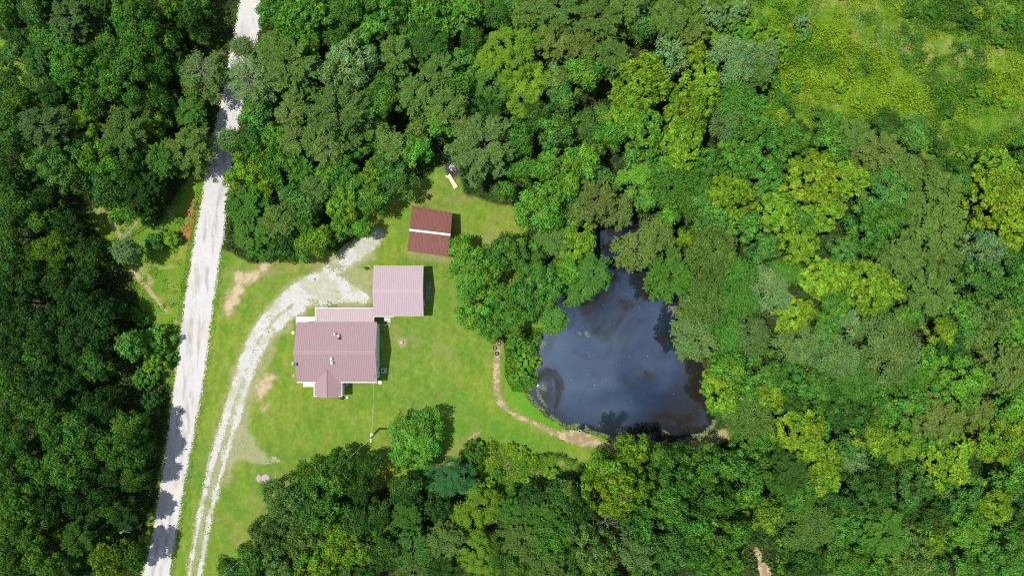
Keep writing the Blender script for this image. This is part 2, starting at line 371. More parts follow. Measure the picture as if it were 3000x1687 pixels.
def sheet(name, bbox, keep, colf, mat, z=0.02, cell=0.14):
    x0, y0, x1, y1 = bbox
    ax = np.arange((x0 - CX) / SC, (x1 - CX) / SC, cell); ay = np.arange(-(y1 - CY) / SC, -(y0 - CY) / SC, cell)
    X, Y = np.meshgrid(ax, ay, indexing='ij'); px = CX + SC * X; py = CY - SC * Y
    k = keep(px, py)[:-1, :-1]
    i = np.arange(X.size).reshape(X.shape)
    q = np.stack([i[:-1, :-1], i[1:, :-1], i[1:, 1:], i[:-1, 1:]], -1)[k]
    u, inv = np.unique(q, return_inverse=True)
    Z = zfun_px(px, py) + z
    V = np.stack([X, Y, Z], -1).reshape(-1, 3)[u]
    # ragged, not stair-stepped
    V[:, :2] += (np.random.RandomState(3).rand(len(V), 2) - 0.5) * cell * 0.6
    cc = np.clip(colf(px, py), 0, 1).reshape(-1, 3)[u]
    me = fastmesh(name, V, inv.reshape(-1, 4), mat, cc, smooth=True)
    o = link(bpy.data.objects.new(name, me)); tag(o, kind='structure'); return o

RY = np.array([r[0] for r in ROAD], float); RL = np.array([r[1] for r in ROAD], float); RR = np.array([r[2] for r in ROAD], float)
def road_keep(px, py):
    l = np.interp(py, RY, RL); r = np.interp(py, RY, RR)
    d = np.minimum(px - l, r - px) + (fbm(px, py, 14, 41, 3) - 0.5) * 10
    return d + (np.random.RandomState(1).rand(*px.shape) - 0.5) * 9 > 0
def road_col(px, py):
    l = np.interp(py, RY, RL); r = np.interp(py, RY, RR); t = (px - l) / (r - l)
    c = np.zeros(px.shape + (3,)) + np.array((0.54, 0.525, 0.51))
    n = fbm(px * 1.0 - py * 0.0, py * 0.16, 9, 42, 4); n2 = fbm(px, py, 60, 43, 4); n3 = fbm(px, py, 10, 44, 3)
    rut = np.maximum(np.exp(-((t - 0.36) / 0.09) ** 2), np.exp(-((t - 0.66) / 0.09) ** 2))
    c = c * (1 - 0.30 * (rut * sstep(0.42, 0.6, n)))[..., None]
    c = c * (1 - 0.28 * sstep(0.55, 0.72, n) * sstep(0.42, 0.62, n2))[..., None]
    c = mixc(c, (0.57, 0.505, 0.45), sstep(0.5, 0.7, n2) * 0.6)
    edge = np.minimum(t, 1 - t); c = mixc(c, (0.42, 0.42, 0.30), sstep(0.07, 0.0, edge) * sstep(0.4, 0.6, n3) * 0.8)
    c = c * (0.93 + 0.14 * n3)[..., None]
    return c
sheet("gravel_road", (340, -260, 870, 1960), road_keep, road_col, M_GRAVEL, 0.03)

TR1 = [(560, 1900, 8), (568, 1687, 8), (552 + 14, 1600, 9), (588, 1505, 9), (606, 1430, 9), (623, 1359, 10), (645, 1290, 11), (662, 1240, 12), (690, 1150, 13), (704, 1100, 13), (725, 1035, 14), (760, 965, 15), (805, 908, 17), (850, 868, 20), (900, 838, 26), (950, 822, 26), (985, 830, 22), (1020, 850, 22), (1060, 868, 20)]
TR1 = [(528, 1900, 6), (553, 1687, 6), (568, 1600, 7), (586, 1505, 7), (602, 1430, 8), (620, 1359, 9), (644, 1280, 11), (670, 1200, 13), (696, 1120, 14), (718, 1050, 15), (752, 975, 16), (800, 912, 18), (850, 868, 22), (900, 838, 28), (950, 822, 28), (985, 832, 24), (1020, 852, 22), (1065, 872, 18)]
TR2 = [(566, 1900, 6), (583, 1687, 6), (598, 1600, 7), (615, 1505, 7), (633, 1430, 8), (652, 1359, 9), (674, 1280, 12), (698, 1200, 14), (720, 1120, 14), (745, 1050, 15), (782, 985, 15), (830, 935, 16), (880, 900, 16)]
UP = [(960, 800, 22), (1000, 770, 22), (1030, 750, 24), (1060, 730, 26), (1090, 705, 24), (1108, 690, 16)]
FLARE = [(668, 1230), (735, 1180), (742, 1260), (775, 1320), (812, 1352), (780, 1362), (700, 1360), (655, 1395), (640, 1330)]
def drive_d(px, py):
    d = np.minimum(linedist(px, py, TR1), linedist(px, py, TR2))
    d = np.minimum(d, linedist(px, py, UP))
    d = np.minimum(d, linedist(px, py, [(880, 878, 26), (960, 870, 26), (1040, 872, 18)]) + 3)
    d2 = -polydist(px, py, FLARE) + 8
    mid = linedist(px, py, [(790, 950, 12), (850, 900, 14), (920, 880, 16)]) + 4
    return d, d2, mid
def drive_keep(px, py):
    d, d2, mid = drive_d(px, py)
    r = np.random.RandomState(2).rand(*px.shape); n = fbm(px, py, 22, 51, 4); nf = fbm(px, py, 6, 52, 2)
    strip = linedist(px, py, [(540, 1900, 6), (566, 1687, 6), (602, 1505, 6), (640, 1370, 7), (680, 1220, 7), (720, 1090, 6), (760, 1010, 3)])
    k = d + (n - 0.5) * 12 + (nf - 0.5) * 6 + (r - 0.5) * 14 < 2
    k |= (np.maximum(d2, -34) + (n - 0.5) * 60 + (r + 0.3) * 56 < 0)
    k |= (mid + (n - 0.5) * 24 + (r - 0.5) * 24 < 2) | ((linedist(px, py, [(700, 1180, 5), (735, 1060, 8), (785, 960, 10)]) < 0) & (r < .75))
    k |= linedist(px, py, [(800, 1345, 9), (812, 1350, 6)]) + (r - 0.5) * 6 < 0
    k |= linedist(px, py, [(770, 1356, 3), (790, 1358, 3)]) + (r - 0.5) * 6 < 0
    # green creeping in along the middle strip and in patches of the turning area
    k &= ~((strip + (nf - 0.5) * 10 < 0) & ((n > 0.5) | (r > 0.68)) & (py > 1180))
    k &= ~((strip < 0) & (r > 0.8))
    k &= ~((linedist(px, py, [(905, 880, 5), (960, 892, 8), (1010, 893, 6)]) < 0) & (nf > 0.45))
    k &= ~((linedist(px, py, [(1070, 790, 8), (1085, 830, 12), (1080, 860, 8)]) + (nf - 0.5) * 18 < 0))
    k &= ~((linedist(px, py, [(960, 775, 6), (1010, 800, 14), (1050, 790, 12)]) + (nf - 0.5) * 40 < 0) & (r > 0.35))
    return k
def drive_col(px, py):
    c = np.zeros(px.shape + (3,)) + np.array((0.50, 0.49, 0.455))
    n = fbm(px, py, 30, 55, 4); nf = fbm(px, py, 5, 56, 3)
    d, d2, mid = drive_d(px, py)
    c = mixc(c, (0.27, 0.28, 0.13), sstep(-5, 6, d + (n - 0.5) * 20))
    c = mixc(c, (0.36, 0.36, 0.22), sstep(0.5, 0.68, n) * 0.6)
    c = c * (0.82 + 0.36 * nf)[..., None]
    spk = (vnoise(px, py, 4.0, 57) > 0.93) & (vnoise(px, py, 50, 58) > 0.5)
    c = np.where(spk[..., None], np.array((0.12, 0.12, 0.07)), c)
    return c
sheet("driveway", (500, 640, 1140, 1900), drive_keep, drive_col, M_GRAVEL, 0.025)

PATH = [(1466, 965, 7), (1464, 990, 11), (1456, 1020, 10), (1453, 1057, 11), (1452, 1100, 11), (1455, 1140, 12), (1464, 1178, 12), (1482, 1200, 8), (1505, 1216, 8), (1564, 1243, 9), (1626, 1270, 11), (1665, 1280, 18), (1700, 1284, 24), (1740, 1300, 17), (1790, 1312, 13), (1850, 1325, 8)]
def path_keep(px, py):
    n = fbm(px, py, 16, 61, 3); r = np.random.RandomState(4).rand(*px.shape)
    k = linedist(px, py, PATH) + 2.5 + (n - 0.5) * 9 + (r - 0.5) * 7 < 0
    k |= linedist(px, py, [(2033, 1312, 4), (2070, 1305, 7), (2100, 1290, 5)]) + (n - 0.5) * 16 < 0
    k |= linedist(px, py, [(1410, 1262, 4), (1390, 1275, 7), (1375, 1288, 4)]) + (n - 0.5) * 10 < 0
    return k
def dirt_col(px, py):
    c = np.zeros(px.shape + (3,)) + np.array((0.36, 0.26, 0.155)); n = fbm(px, py, 12, 63, 4)
    c = mixc(c, (0.46, 0.36, 0.23), sstep(0.45, 0.65, n)); c = mixc(c, (0.25, 0.20, 0.10), sstep(0.6, 0.45, n) * 0.5)
    return c
sheet("footpath", (1360, 950, 2160, 1350), path_keep, dirt_col, M_DIRT, 0.022)
def patch_col(px, py):
    c = np.zeros(px.shape + (3,)) + np.array((0.56, 0.42, 0.30)); n = fbm(px, py, 9, 66, 4)
    return mixc(c, (0.42, 0.30, 0.19), sstep(0.5, 0.65, n))
def trail_keep(px, py):
    n = fbm(px, py, 18, 67, 4)
    return linedist(px, py, [(2212, 1615, 5), (2225, 1640, 10), (2238, 1680, 16), (2250, 1760, 20)]) + (n - 0.5) * 22 + (vnoise(px, py, 5, 68) - .5) * 12 < 0
sheet("forest_trail", (2170, 1560, 2310, 1780), trail_keep, dirt_col, M_DIRT, 0.02)

# ------------------------------------------------------------------ pond water
wm, nt, b = newmat("pond_water")
t = nt.nodes.new("ShaderNodeTexCoord")
mp = nt.nodes.new("ShaderNodeMapping"); nt.links.new(t.outputs["Object"], mp.inputs[0]); mp.inputs["Location"].default_value = (5.0, 9.0, 0)
n1 = nt.nodes.new("ShaderNodeTexNoise"); n1.inputs["Scale"].default_value = 0.11; n1.inputs["Detail"].default_value = 7; n1.inputs["Distortion"].default_value = 1.3
n2 = nt.nodes.new("ShaderNodeTexNoise"); n2.inputs["Scale"].default_value = 0.09; n2.inputs["Detail"].default_value = 4; n2.inputs["Distortion"].default_value = 2.5
n3 = nt.nodes.new("ShaderNodeTexNoise"); n3.inputs["Scale"].default_value = 5.0; n3.inputs["Detail"].default_value = 5
for n in (n1, n2, n3): nt.links.new(mp.outputs[0], n.inputs["Vector"])
r1 = nt.nodes.new("ShaderNodeValToRGB"); r1.color_ramp.elements[0].position = 0.38; r1.color_ramp.elements[1].position = 0.56
r1.color_ramp.elements[0].color = (0.020, 0.016, 0.010, 1); r1.color_ramp.elements[1].color = (0.015, 0.026, 0.052, 1)
nt.links.new(n1.outputs[0], r1.inputs[0])
# thin dark swirl lines where the surface film has torn
r2 = nt.nodes.new("ShaderNodeValToRGB"); e = r2.color_ramp.elements
e[0].position = 0.36; e[0].color = (.26, .26, .26, 1); e[1].position = 0.56; e[1].color = (.9, .9, .9, 1)
k = e.new(0.44); k.color = (0.7, 0.7, 0.7, 1)
nt.links.new(n1.outputs[0], r2.inputs[0])
mm1 = nt.nodes.new("ShaderNodeMixRGB"); mm1.blend_type = 'MULTIPLY'; mm1.inputs[0].default_value = 0.0
nt.links.new(r1.outputs[0], mm1.inputs[1]); nt.links.new(r2.outputs[0], mm1.inputs[2])
mr = nt.nodes.new("ShaderNodeMapRange"); mr.inputs[1].default_value = 0.3; mr.inputs[2].default_value = 0.7; mr.inputs[3].default_value = 0.8; mr.inputs[4].default_value = 1.2
nt.links.new(n3.outputs[0], mr.inputs[0])
mv = nt.nodes.new("ShaderNodeVectorMath"); mv.operation = 'SCALE'
nt.links.new(mm1.outputs[0], mv.inputs[0]); nt.links.new(mr.outputs[0], mv.inputs["Scale"]); nt.links.new(mv.outputs[0], b.inputs["Base Color"])
fd_ = nt.nodes.new("ShaderNodeVectorMath"); fd_.operation = 'DISTANCE'; fd_.inputs[1].default_value = (15.0, -7.5, WATER_Z); nt.links.new(t.outputs["Object"], fd_.inputs[0])
fa_ = nt.nodes.new("ShaderNodeMath"); fa_.operation = 'MULTIPLY_ADD'; fa_.inputs[1].default_value = 9.0; nt.links.new(n1.outputs[0], fa_.inputs[0]); nt.links.new(fd_.outputs["Value"], fa_.inputs[2])
fm_ = nt.nodes.new("ShaderNodeMapRange"); fm_.interpolation_type = 'SMOOTHSTEP'; fm_.inputs[1].default_value = 22.5; fm_.inputs[2].default_value = 17.0; fm_.inputs[3].default_value = 0.32; fm_.inputs[4].default_value = 1.0
nt.links.new(fa_.outputs[0], fm_.inputs[0])
fx_ = nt.nodes.new("ShaderNodeMixRGB"); fx_.inputs[1].default_value = (0.020, 0.016, 0.010, 1); nt.links.new(fm_.outputs[0], fx_.inputs[0]); nt.links.new(mv.outputs[0], fx_.inputs[2]); nt.links.new(fx_.outputs[0], b.inputs["Base Color"])
sv_ = nt.nodes.new("ShaderNodeMath"); sv_.operation = 'MULTIPLY'; sv_.inputs[1].default_value = 0.6
sr_ = nt.nodes.new("ShaderNodeSeparateColor"); nt.links.new(r2.outputs[0], sr_.inputs[0]); nt.links.new(sr_.outputs[0], sv_.inputs[0]); sw_ = nt.nodes.new("ShaderNodeMath"); sw_.operation = 'MULTIPLY'; nt.links.new(sv_.outputs[0], sw_.inputs[0]); nt.links.new(fm_.outputs[0], sw_.inputs[1]); nt.links.new(sw_.outputs[0], b.inputs["Specular IOR Level"])
b.inputs["Roughness"].default_value = 0.04; b.inputs["IOR"].default_value = 2.8; b.inputs["Specular Tint"].default_value = (0.74, 0.87, 1.0, 1); b.inputs["Specular IOR Level"].default_value = 0.5
bp = nt.nodes.new("ShaderNodeBump"); bp.inputs["Strength"].default_value = 0.02; nt.links.new(n3.outputs[0], bp.inputs["Height"]); nt.links.new(bp.outputs[0], b.inputs["Normal"])
wx = [W(p[0], p[1], 0) for p in POND]; cxm = sum((p for p in wx), Vector()) / len(wx)
# grow the sheet a little so the banks cut its edge
P = np.array([(p.x, p.y) for p in wx]); nrm = []
for i in range(len(P)):
    a = P[i - 1]; c_ = P[(i + 1) % len(P)]; tt = c_ - a; tt = tt / np.linalg.norm(tt); nrm.append((-tt[1], tt[0]))
nrm = np.array(nrm)
area = sum(P[i - 1][0] * P[i][1] - P[i][0] * P[i - 1][1] for i in range(len(P)))
if area > 0: nrm = -nrm
P2 = P + nrm * 0.75
bm = bmesh.new(); vs = [bm.verts.new((p[0], p[1], WATER_Z)) for p in P2]; fc = bm.faces.new(vs)
bmesh.ops.triangulate(bm, faces=[fc]); 
me = bpy.data.meshes.new("pond_water"); bm.to_mesh(me); bm.free(); me.materials.append(wm)
for p in me.polygons:
    if p.normal.z < 0: p.flip()
o = link(bpy.data.objects.new("pond_water", me)); tag(o, kind='structure')

# ------------------------------------------------------------------ foliage
def unit(v): return v / (np.linalg.norm(v, axis=1, keepdims=True) + 1e-9)
def leafq(c, n, L, Wd, rs, tan=None, fold=0.12):
    """irregular leaf-spray quads centred on c facing n"""
    N = len(c); n = unit(n)
    r = rs.normal(size=(N, 3)) if tan is None else tan + rs.normal(size=(N, 3)) * 0.15
    t = unit(r - (r * n).sum(1, keepdims=True) * n); b_ = np.cross(n, t)
    L = (np.asarray(L) * (0.7 + 0.6 * rs.rand(N)))[:, None]; Wd = (np.asarray(Wd) * (0.7 + 0.6 * rs.rand(N)))[:, None]
    k = (rs.rand(N, 1) - 0.5) * 0.4
    v = np.stack([c - t * L * 0.5 - n * fold * L, c + b_ * Wd * 0.5 + t * L * k, c + t * L * 0.5 - n * fold * L, c - b_ * Wd * 0.5 + t * L * k * 0.6], 1)
    return v.reshape(-1, 3)
def leafmesh(name, V, T, mat=None):
    N = len(V) // 4
    f = np.arange(N * 4, dtype=np.int32).reshape(N, 4)
    return fastmesh(name, V, f, mat or M_LEAF, np.repeat(T, 4, axis=0))
def leaftint(N, rs, base=1.0, yel=0.0, amp=0.28):
    b_ = base * (1 + amp * (rs.rand(N) * 2 - 1)); y = yel + rs.normal(size=N) * 0.10
    return np.clip(np.stack([b_ * (1 + y * 1.2), b_ * (1 + 0.15 * y), b_ * (1 - 0.5 * y)], 1), 0.05, 3)

def dome_pts(nc, R, hz, rs, lo=-0.35):
    """clump centres over an uneven dome (z measured from the crown's middle)"""
    ph = rs.rand(6) * 6.28
    pts = []
    tries = 0; sep = 1.15 * R / math.sqrt(nc)
    while len(pts) < nc and tries < nc * 60:
        tries += 1
        a = rs.rand() * 6.283; u = math.sqrt(rs.rand())
        lob = 1 + 0.13 * math.sin(2 * a + ph[0]) + 0.10 * math.sin(3 * a + ph[1]) + 0.07 * math.sin(5 * a + ph[2])
        rr = u * R * lob * 0.86
        z = hz * (math.sqrt(max(0, 1 - u * u)) * (0.75 + 0.3 * rs.rand()))
        if u > 0.7 and rs.rand() < 0.5: z = hz * (lo + (0.1 - lo) * rs.rand())
        p = np.array((rr * math.cos(a), rr * math.sin(a), z))
        if all(np.linalg.norm((p - q) * (1, 1, 0.6)) > sep * (0.9 if tries < nc * 30 else 0.6) for q in pts): pts.append(p)
    return np.array(pts)

def trunkmesh(name, H, zc, tips, r0, rs, mat=M_BARK, n_l=14, twig=None, R=5):
    mb = MB()
    lean = rs.normal(size=2) * 0.15
    top = Vector((lean[0], lean[1], zc))
    mid = Vector((lean[0] * .4, lean[1] * .4, zc * 0.5))
    mb.tube([(0, 0, -0.2), (0, 0, 0.25), mid, top], [r0 * 1.5, r0, r0 * 0.75, r0 * 0.4], 8)
    for i in range(min(n_l, len(tips))):
        p = Vector(tips[i]); s = Vector((lean[0] * .6, lean[1] * .6, zc * (0.5 + 0.35 * rs.rand())))
        m = s.lerp(p, 0.5) + Vector((rs.normal() * .15, rs.normal() * .15, 0.25))
        mb.tube([s, m, p], [r0 * 0.38, r0 * 0.24, r0 * 0.08], 5)
    return mb.mesh(name, mat, True)

PROTO = {}
def proto(kind, size, var):
    key = (kind, size, var)
    if key in PROTO: return PROTO[key]
    rs = np.random.RandomState(abs(hash((ord(kind), int(size * 10), var))) % 2 ** 31 if False else (ord(kind) * 1009 + int(size * 10) * 31 + var * 7) % 100000)
    R = size; area = R * R
    V = []; T = []; tips = None; bark = M_BARK
    if kind == 'U':                                   # shrub, leafy to the ground
        H = R * 1.25; hz = H * 0.75; zc = H * 0.25; nc = int(20 + 5.0 * area)
        C0 = dome_pts(nc, R, hz, rs); per = int(90)
        for c in C0:
            rc = rs.uniform(.18, .36) * (R ** 0.6) * 0.8; d = unit(rs.normal(size=(per, 3)) + (0, 0, .35))
            p = c + (0, 0, zc) + d * rc * rs.uniform(.55, 1.08, (per, 1)) * (1, 1, .75)
            V.append(leafq(p, d * 0.8 + rs.normal(size=(per, 3)) * .55 + (0, 0, .5), .24, .15, rs)); T.append(leaftint(per, rs, rs.uniform(.75, 1.25), rs.normal() * .15))
        tips = C0[:6] + (0, 0, zc); r0 = .05
    elif kind == 'L':                                 # leafy crown of many puffs
        hz = R * .85; H = R * 1.05 + 4.4; zc = H - hz; nc = int(11 + 1.7 * area)
        C0 = dome_pts(nc, R, hz, rs)
        for c in C0:
            rc = rs.uniform(.62, 1.15) * (0.75 + 0.06 * R); per = int(215 * rc * rc)
            d = unit(rs.normal(size=(per, 3)) + (0, 0, .4))
            lump = 1 + .22 * np.sin(d[:, :1] * 7 + c[0] * 5) * np.sin(d[:, 1:2] * 7 + c[1] * 5)
            p = c + (0, 0, zc) + d * rc * lump * rs.uniform(.6, 1.05, (per, 1)) * (1, 1, .9)
            V.append(leafq(p, d + rs.normal(size=(per, 3)) * .42 + (0, 0, .12), .33, .22, rs)); T.append(leaftint(per, rs, rs.uniform(.72, 1.28), rs.normal() * .12, .26))
        tips = C0 + (0, 0, zc); r0 = .05 * R
    elif kind == 'M':                                 # coarse clustered crown, clumps of big leaves with dark gaps
        hz = R * .78; H = R * 1.0 + 4.4; zc = H - hz; nc = int(18 + 3.0 * area)
        C0 = dome_pts(nc, R, hz, rs)
        for c in C0:
            rc = rs.uniform(.45, .78) * (0.8 + 0.04 * R); per = int(150 * rc * rc + 18)
            d = unit(rs.normal(size=(per, 3)) * (1, 1, .6) + (0, 0, .45))
            p = c + (0, 0, zc) + d * rc * rs.uniform(.4, 1.15, (per, 1)) * (1, 1, .8)
            V.append(leafq(p, d * .8 + rs.normal(size=(per, 3)) * .5 + (0, 0, .35), .44, .30, rs)); T.append(leaftint(per, rs, rs.uniform(.78, 1.24), rs.normal() * .09, .32))
        tips = C0 + (0, 0, zc); r0 = .05 * R
    elif kind == 'N':                                 # smooth ferny crown: shallow shelves of fine leaflets
        hz = R * .62; H = R * .9 + 4.2; zc = H - hz; nc = int(14 + 2.6 * area)
        C0 = dome_pts(nc, R, hz, rs, -.2)
        for c in C0:
            rc = rs.uniform(.6, 1.1) * (0.8 + .04 * R); per = int(230 * rc * rc)
            a = rs.rand(per) * 6.283; u = np.sqrt(rs.rand(per)) * rc
            rag = 1 + .25 * np.sin(a * 9 + c[0] * 3)
            p = np.stack([c[0] + u * rag * np.cos(a), c[1] + u * rag * np.sin(a), c[2] + zc - (u / rc) ** 2 * .75 + rs.normal(size=per) * .12], 1)
            out = unit(np.stack([p[:, 0], p[:, 1], p[:, 0] * 0 - .5], 1))
            V.append(leafq(p, rs.normal(size=(per, 3)) * .55 + (0, 0, .8) + np.stack([np.cos(a), np.sin(a), a * 0], 1) * (u / rc)[:, None] * .6, .36, .13, rs, tan=out + rs.normal(size=(per, 3)) * .5)); T.append(leaftint(per, rs, rs.uniform(.88, 1.12), rs.normal() * .08, .25))
        tips = C0 + (0, 0, zc); r0 = .04 * R
    elif kind in 'FPG':                                # open feathery conifer-like crown with grey twigs showing
        hz = R * .8; H = R * .95 + 5.0; zc = H - hz
        mbt = MB(); nb = int(22 + 5.0 * R)
        for i in range(nb):
            a = i * 2.399 + rs.normal() * .2; z0 = zc + hz * (-.5 + 1.3 * i / nb); Lb = R * (1.02 - .42 * (i / nb) ** 1.5) * rs.uniform(.72, 1.05)
            dirv = np.array((math.cos(a), math.sin(a), .12 + .25 * i / nb)); pts = [np.array((0, 0, z0))]
            for s in range(1, 5):
                pts.append(np.array((0, 0, z0)) + dirv * Lb * s / 4 + np.array((rs.normal() * .15, rs.normal() * .15, .12 * s - .05 * s * s)))
            if i < nb * .7 or kind == 'G': mbt.tube(pts, [.015, .035, .03, .02, .01], 4, False)
            for s in np.linspace(.22, 1, int(5 + Lb * 2.6)):
                k = s * 4; j = min(3, int(k)); base = pts[j] + (pts[j + 1] - pts[j]) * (k - j)
                for sg in (-1, 1):
                    ta = a + sg * rs.uniform(.5, 1.1); tl = (.35 + .7 * (1 - s) * R / 5 + .25) * rs.uniform(.7, 1.2)
                    tip = base + np.array((math.cos(ta), math.sin(ta), rs.uniform(-.05, .25))) * tl
                    if rs.rand() < (.12 if kind == 'P' else .4): mbt.tube([base, tip], [.018, .008], 3, False)
                    per = int({'F': 13, 'P': 22, 'G': 4.6}[kind] * (0.6 + tl))
                    w = rs.rand(per, 1) ** .8
                    p = base + (tip - base) * w + rs.normal(size=(per, 3)) * (.09, .09, .06)
                    tn = unit((tip - base)[None] + rs.normal(size=(per, 3)) * .45)
                    V.append(leafq(p, rs.normal(size=(per, 3)) * .5 + (0, 0, .9), .32 if kind != 'P' else .30, .12, rs, tan=tn)); T.append(leaftint(per, rs, rs.uniform(.8, 1.2), rs.normal() * .08, .25))
        mbt.tube([(0, 0, -.2), (0, 0, zc * .5), (0, 0, zc + hz * .7)], [.035 * R + .03, .03 * R, .03], 8)
        tm = mbt.mesh("trunk", M_BARK if kind == 'P' else M_TWIG, True); tips = None; r0 = 0
    elif kind == 'S':                                 # star-shaped rosettes of long fronds
        hz = R * .55; H = R * .85 + 2.8; zc = H - hz; nc = int(8 + 2.4 * area)
        C0 = dome_pts(nc, R, hz, rs)
        for c in C0:
            nf = rs.randint(9, 14); Lf = rs.uniform(.6, .95)
            for k in range(nf):
                a = 6.283 * k / nf + rs.normal() * .15; m = 22
                s = rs.rand(m, 1); p = c + (0, 0, zc) + s * Lf * np.array((math.cos(a), math.sin(a), 0)) + np.array((0, 0, 1)) * (.25 * s - .55 * s * s)
                side = np.array((-math.sin(a), math.cos(a), 0)); p = p + side * rs.uniform(-.12, .12, (m, 1))
                V.append(leafq(p, rs.normal(size=(m, 3)) * .3 + (math.cos(a) * .3, math.sin(a) * .3, 1), .24, .09, rs, tan=np.tile(side * np.sign(rs.randn()) + np.array((math.cos(a), math.sin(a), 0)) * .5, (m, 1)))); T.append(leaftint(m, rs, rs.uniform(.85, 1.15), rs.normal() * .08, .2))
        tips = C0 + (0, 0, zc); r0 = .03 * R
    elif kind == 'B':                                 # bare dead tree
        H = R * .8 + 4.5; zc = H * .6; mbt = MB()
        mbt.tube([(0, 0, -.2), (.1, 0, zc * .5), (0, .1, H * .9)], [.16, .12, .03], 8)
        for i in range(16):
            a = i * 2.4; z0 = H * (.35 + .55 * i / 16); L_ = R * (1 - .4 * i / 16) * rs.uniform(.6, 1.05)
            p0 = np.array((0, 0, z0)); p1 = p0 + np.array((math.cos(a), math.sin(a), .35)) * L_ * .5 + rs.normal(size=3) * .12; p2 = p0 + np.array((math.cos(a + .2), math.sin(a + .2), .45)) * L_
            mbt.tube([p0, p1, p2], [.07, .045, .015], 4, False)
            for _ in range(9):
                s = rs.uniform(.3, 1); q = p0 + (p2 - p0) * s; ta = a + rs.choice([-1, 1]) * rs.uniform(.4, 1.2)
                e2 = q + np.array((math.cos(ta), math.sin(ta), rs.uniform(0, .5))) * rs.uniform(.4, 1.1)
                mbt.tube([q, e2], [.025, .008], 3, False)
                for _ in range(2):
                    tb = ta + rs.normal() * .7; mbt.tube([(q + e2) / 2, (q + e2) / 2 + np.array((math.cos(tb), math.sin(tb), .3)) * .45], [.014, .005], 3, False)
        tm = mbt.mesh("trunk", M_TWIG, True); r0 = 0
    if kind in 'FPBG': trunk = tm
    else: trunk = trunkmesh("trunk", H, zc, list(tips), max(.05, r0), rs)
    crown = leafmesh("crown", np.concatenate(V), np.concatenate(T)) if V else None
    PROTO[key] = (crown, trunk, H)
    return PROTO[key]

TONES = {  # leaf colour (albedo), word
    'g': ((0.056, 0.178, 0.022), "mid green"),
    'b': ((0.080, 0.245, 0.024), "bright green"),
    'y': ((0.128, 0.262, 0.014), "yellow-green"),
    'Y': ((0.150, 0.262, 0.012), "golden green"),
    'o': ((0.085, 0.165, 0.036), "olive"),
    'k': ((0.030, 0.100, 0.016), "dark green"),
    's': ((0.056, 0.174, 0.036), "bluish green"),
    'p': ((0.130, 0.245, 0.095), "silvery green"),
    't': ((0.034, 0.135, 0.042), "deep bluish green"),
    'n': ((0.125, 0.158, 0.042), "brownish"),
    'd': ((0.100, 0.185, 0.060), "greyish green"),
}
KINDW = {'L': ("leafy_tree", "leafy tree", "tree"), 'M': ("broadleaf_tree", "broad clumpy tree", "tree"), 'N': ("spreading_tree", "smooth spreading tree", "tree"), 'F': ("feathery_tree", "feathery twiggy tree", "tree"),
         'G': ("feathery_tree", "sparse feathery tree", "tree"), 'P': ("pine_tree", "fine-needled tree", "tree"), 'S': ("sumac_tree", "star-tufted tree", "tree"), 'B': ("dead_tree", "bare dead tree", "tree"), 'U': ("shrub", "shrub", "shrub")}
LB = 1.35
DK = {"in the top left woods": .78, "on the left edge by the clearing": .58, "in the bottom left woods": .61, "in the bottom middle woods": .82, "at the lower edge of the yard": .78, "in the bottom right woods": .9, "in the woods south of the pond": .94}  # leaf colour darkened by region, mostly shade among the crowns put into the colour
PLACED = []      # (px, py at ground, r px)
RECORDS = []
rt = random.Random(7)
def place(px, py, r, kind, tone, region, hs=1.0, bx=None):
    rm = r / SC
    if kind == 'U': size = 1.4 if rm < 2.0 else 2.2
    elif rm < 2.3: size = 2.0
    elif rm < 3.6: size = 3.0
    elif rm < 4.6: size = 4.2
    else: size = 5.4
    crown, trunk, H0 = proto(kind, size, rt.randrange(4 if size < 4 else 5) if kind not in 'BS' else rt.randrange(2))
    # height of the real crown, then its true ground position under it
    for _ in range(3):
        s = rm / size
        sz = (s ** 0.75) * hs
        zt = H0 * sz; k = (HC - zt * 0.75) / HC
        rm = r / SC * k
    base = W(px, py, zt * 0.75); ux, uy = CX + SC * base.x, CY - SC * base.y
    z = zat(ux, uy)
    nm, word, cat = KINDW[kind]
    t = empty(nm, (base.x, base.y, z), rt.random() * 6.283)
    t.scale = (s * rt.uniform(.9, 1.12), s * rt.uniform(.9, 1.1), sz)
    tr = bpy.data.objects.new("trunk", trunk); link(tr, t)
    if crown is not None:
        c = bpy.data.objects.new("crown", crown)
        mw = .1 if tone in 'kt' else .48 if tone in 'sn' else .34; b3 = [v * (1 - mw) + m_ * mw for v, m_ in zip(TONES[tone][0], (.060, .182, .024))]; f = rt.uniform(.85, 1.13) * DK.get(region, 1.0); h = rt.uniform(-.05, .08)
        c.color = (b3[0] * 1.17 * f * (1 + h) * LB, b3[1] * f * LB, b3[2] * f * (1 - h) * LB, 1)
        link(c, t)
    PLACED.append((ux, uy, r, px, py)); RECORDS.append((t, kind, tone, region, px, py))
    return t

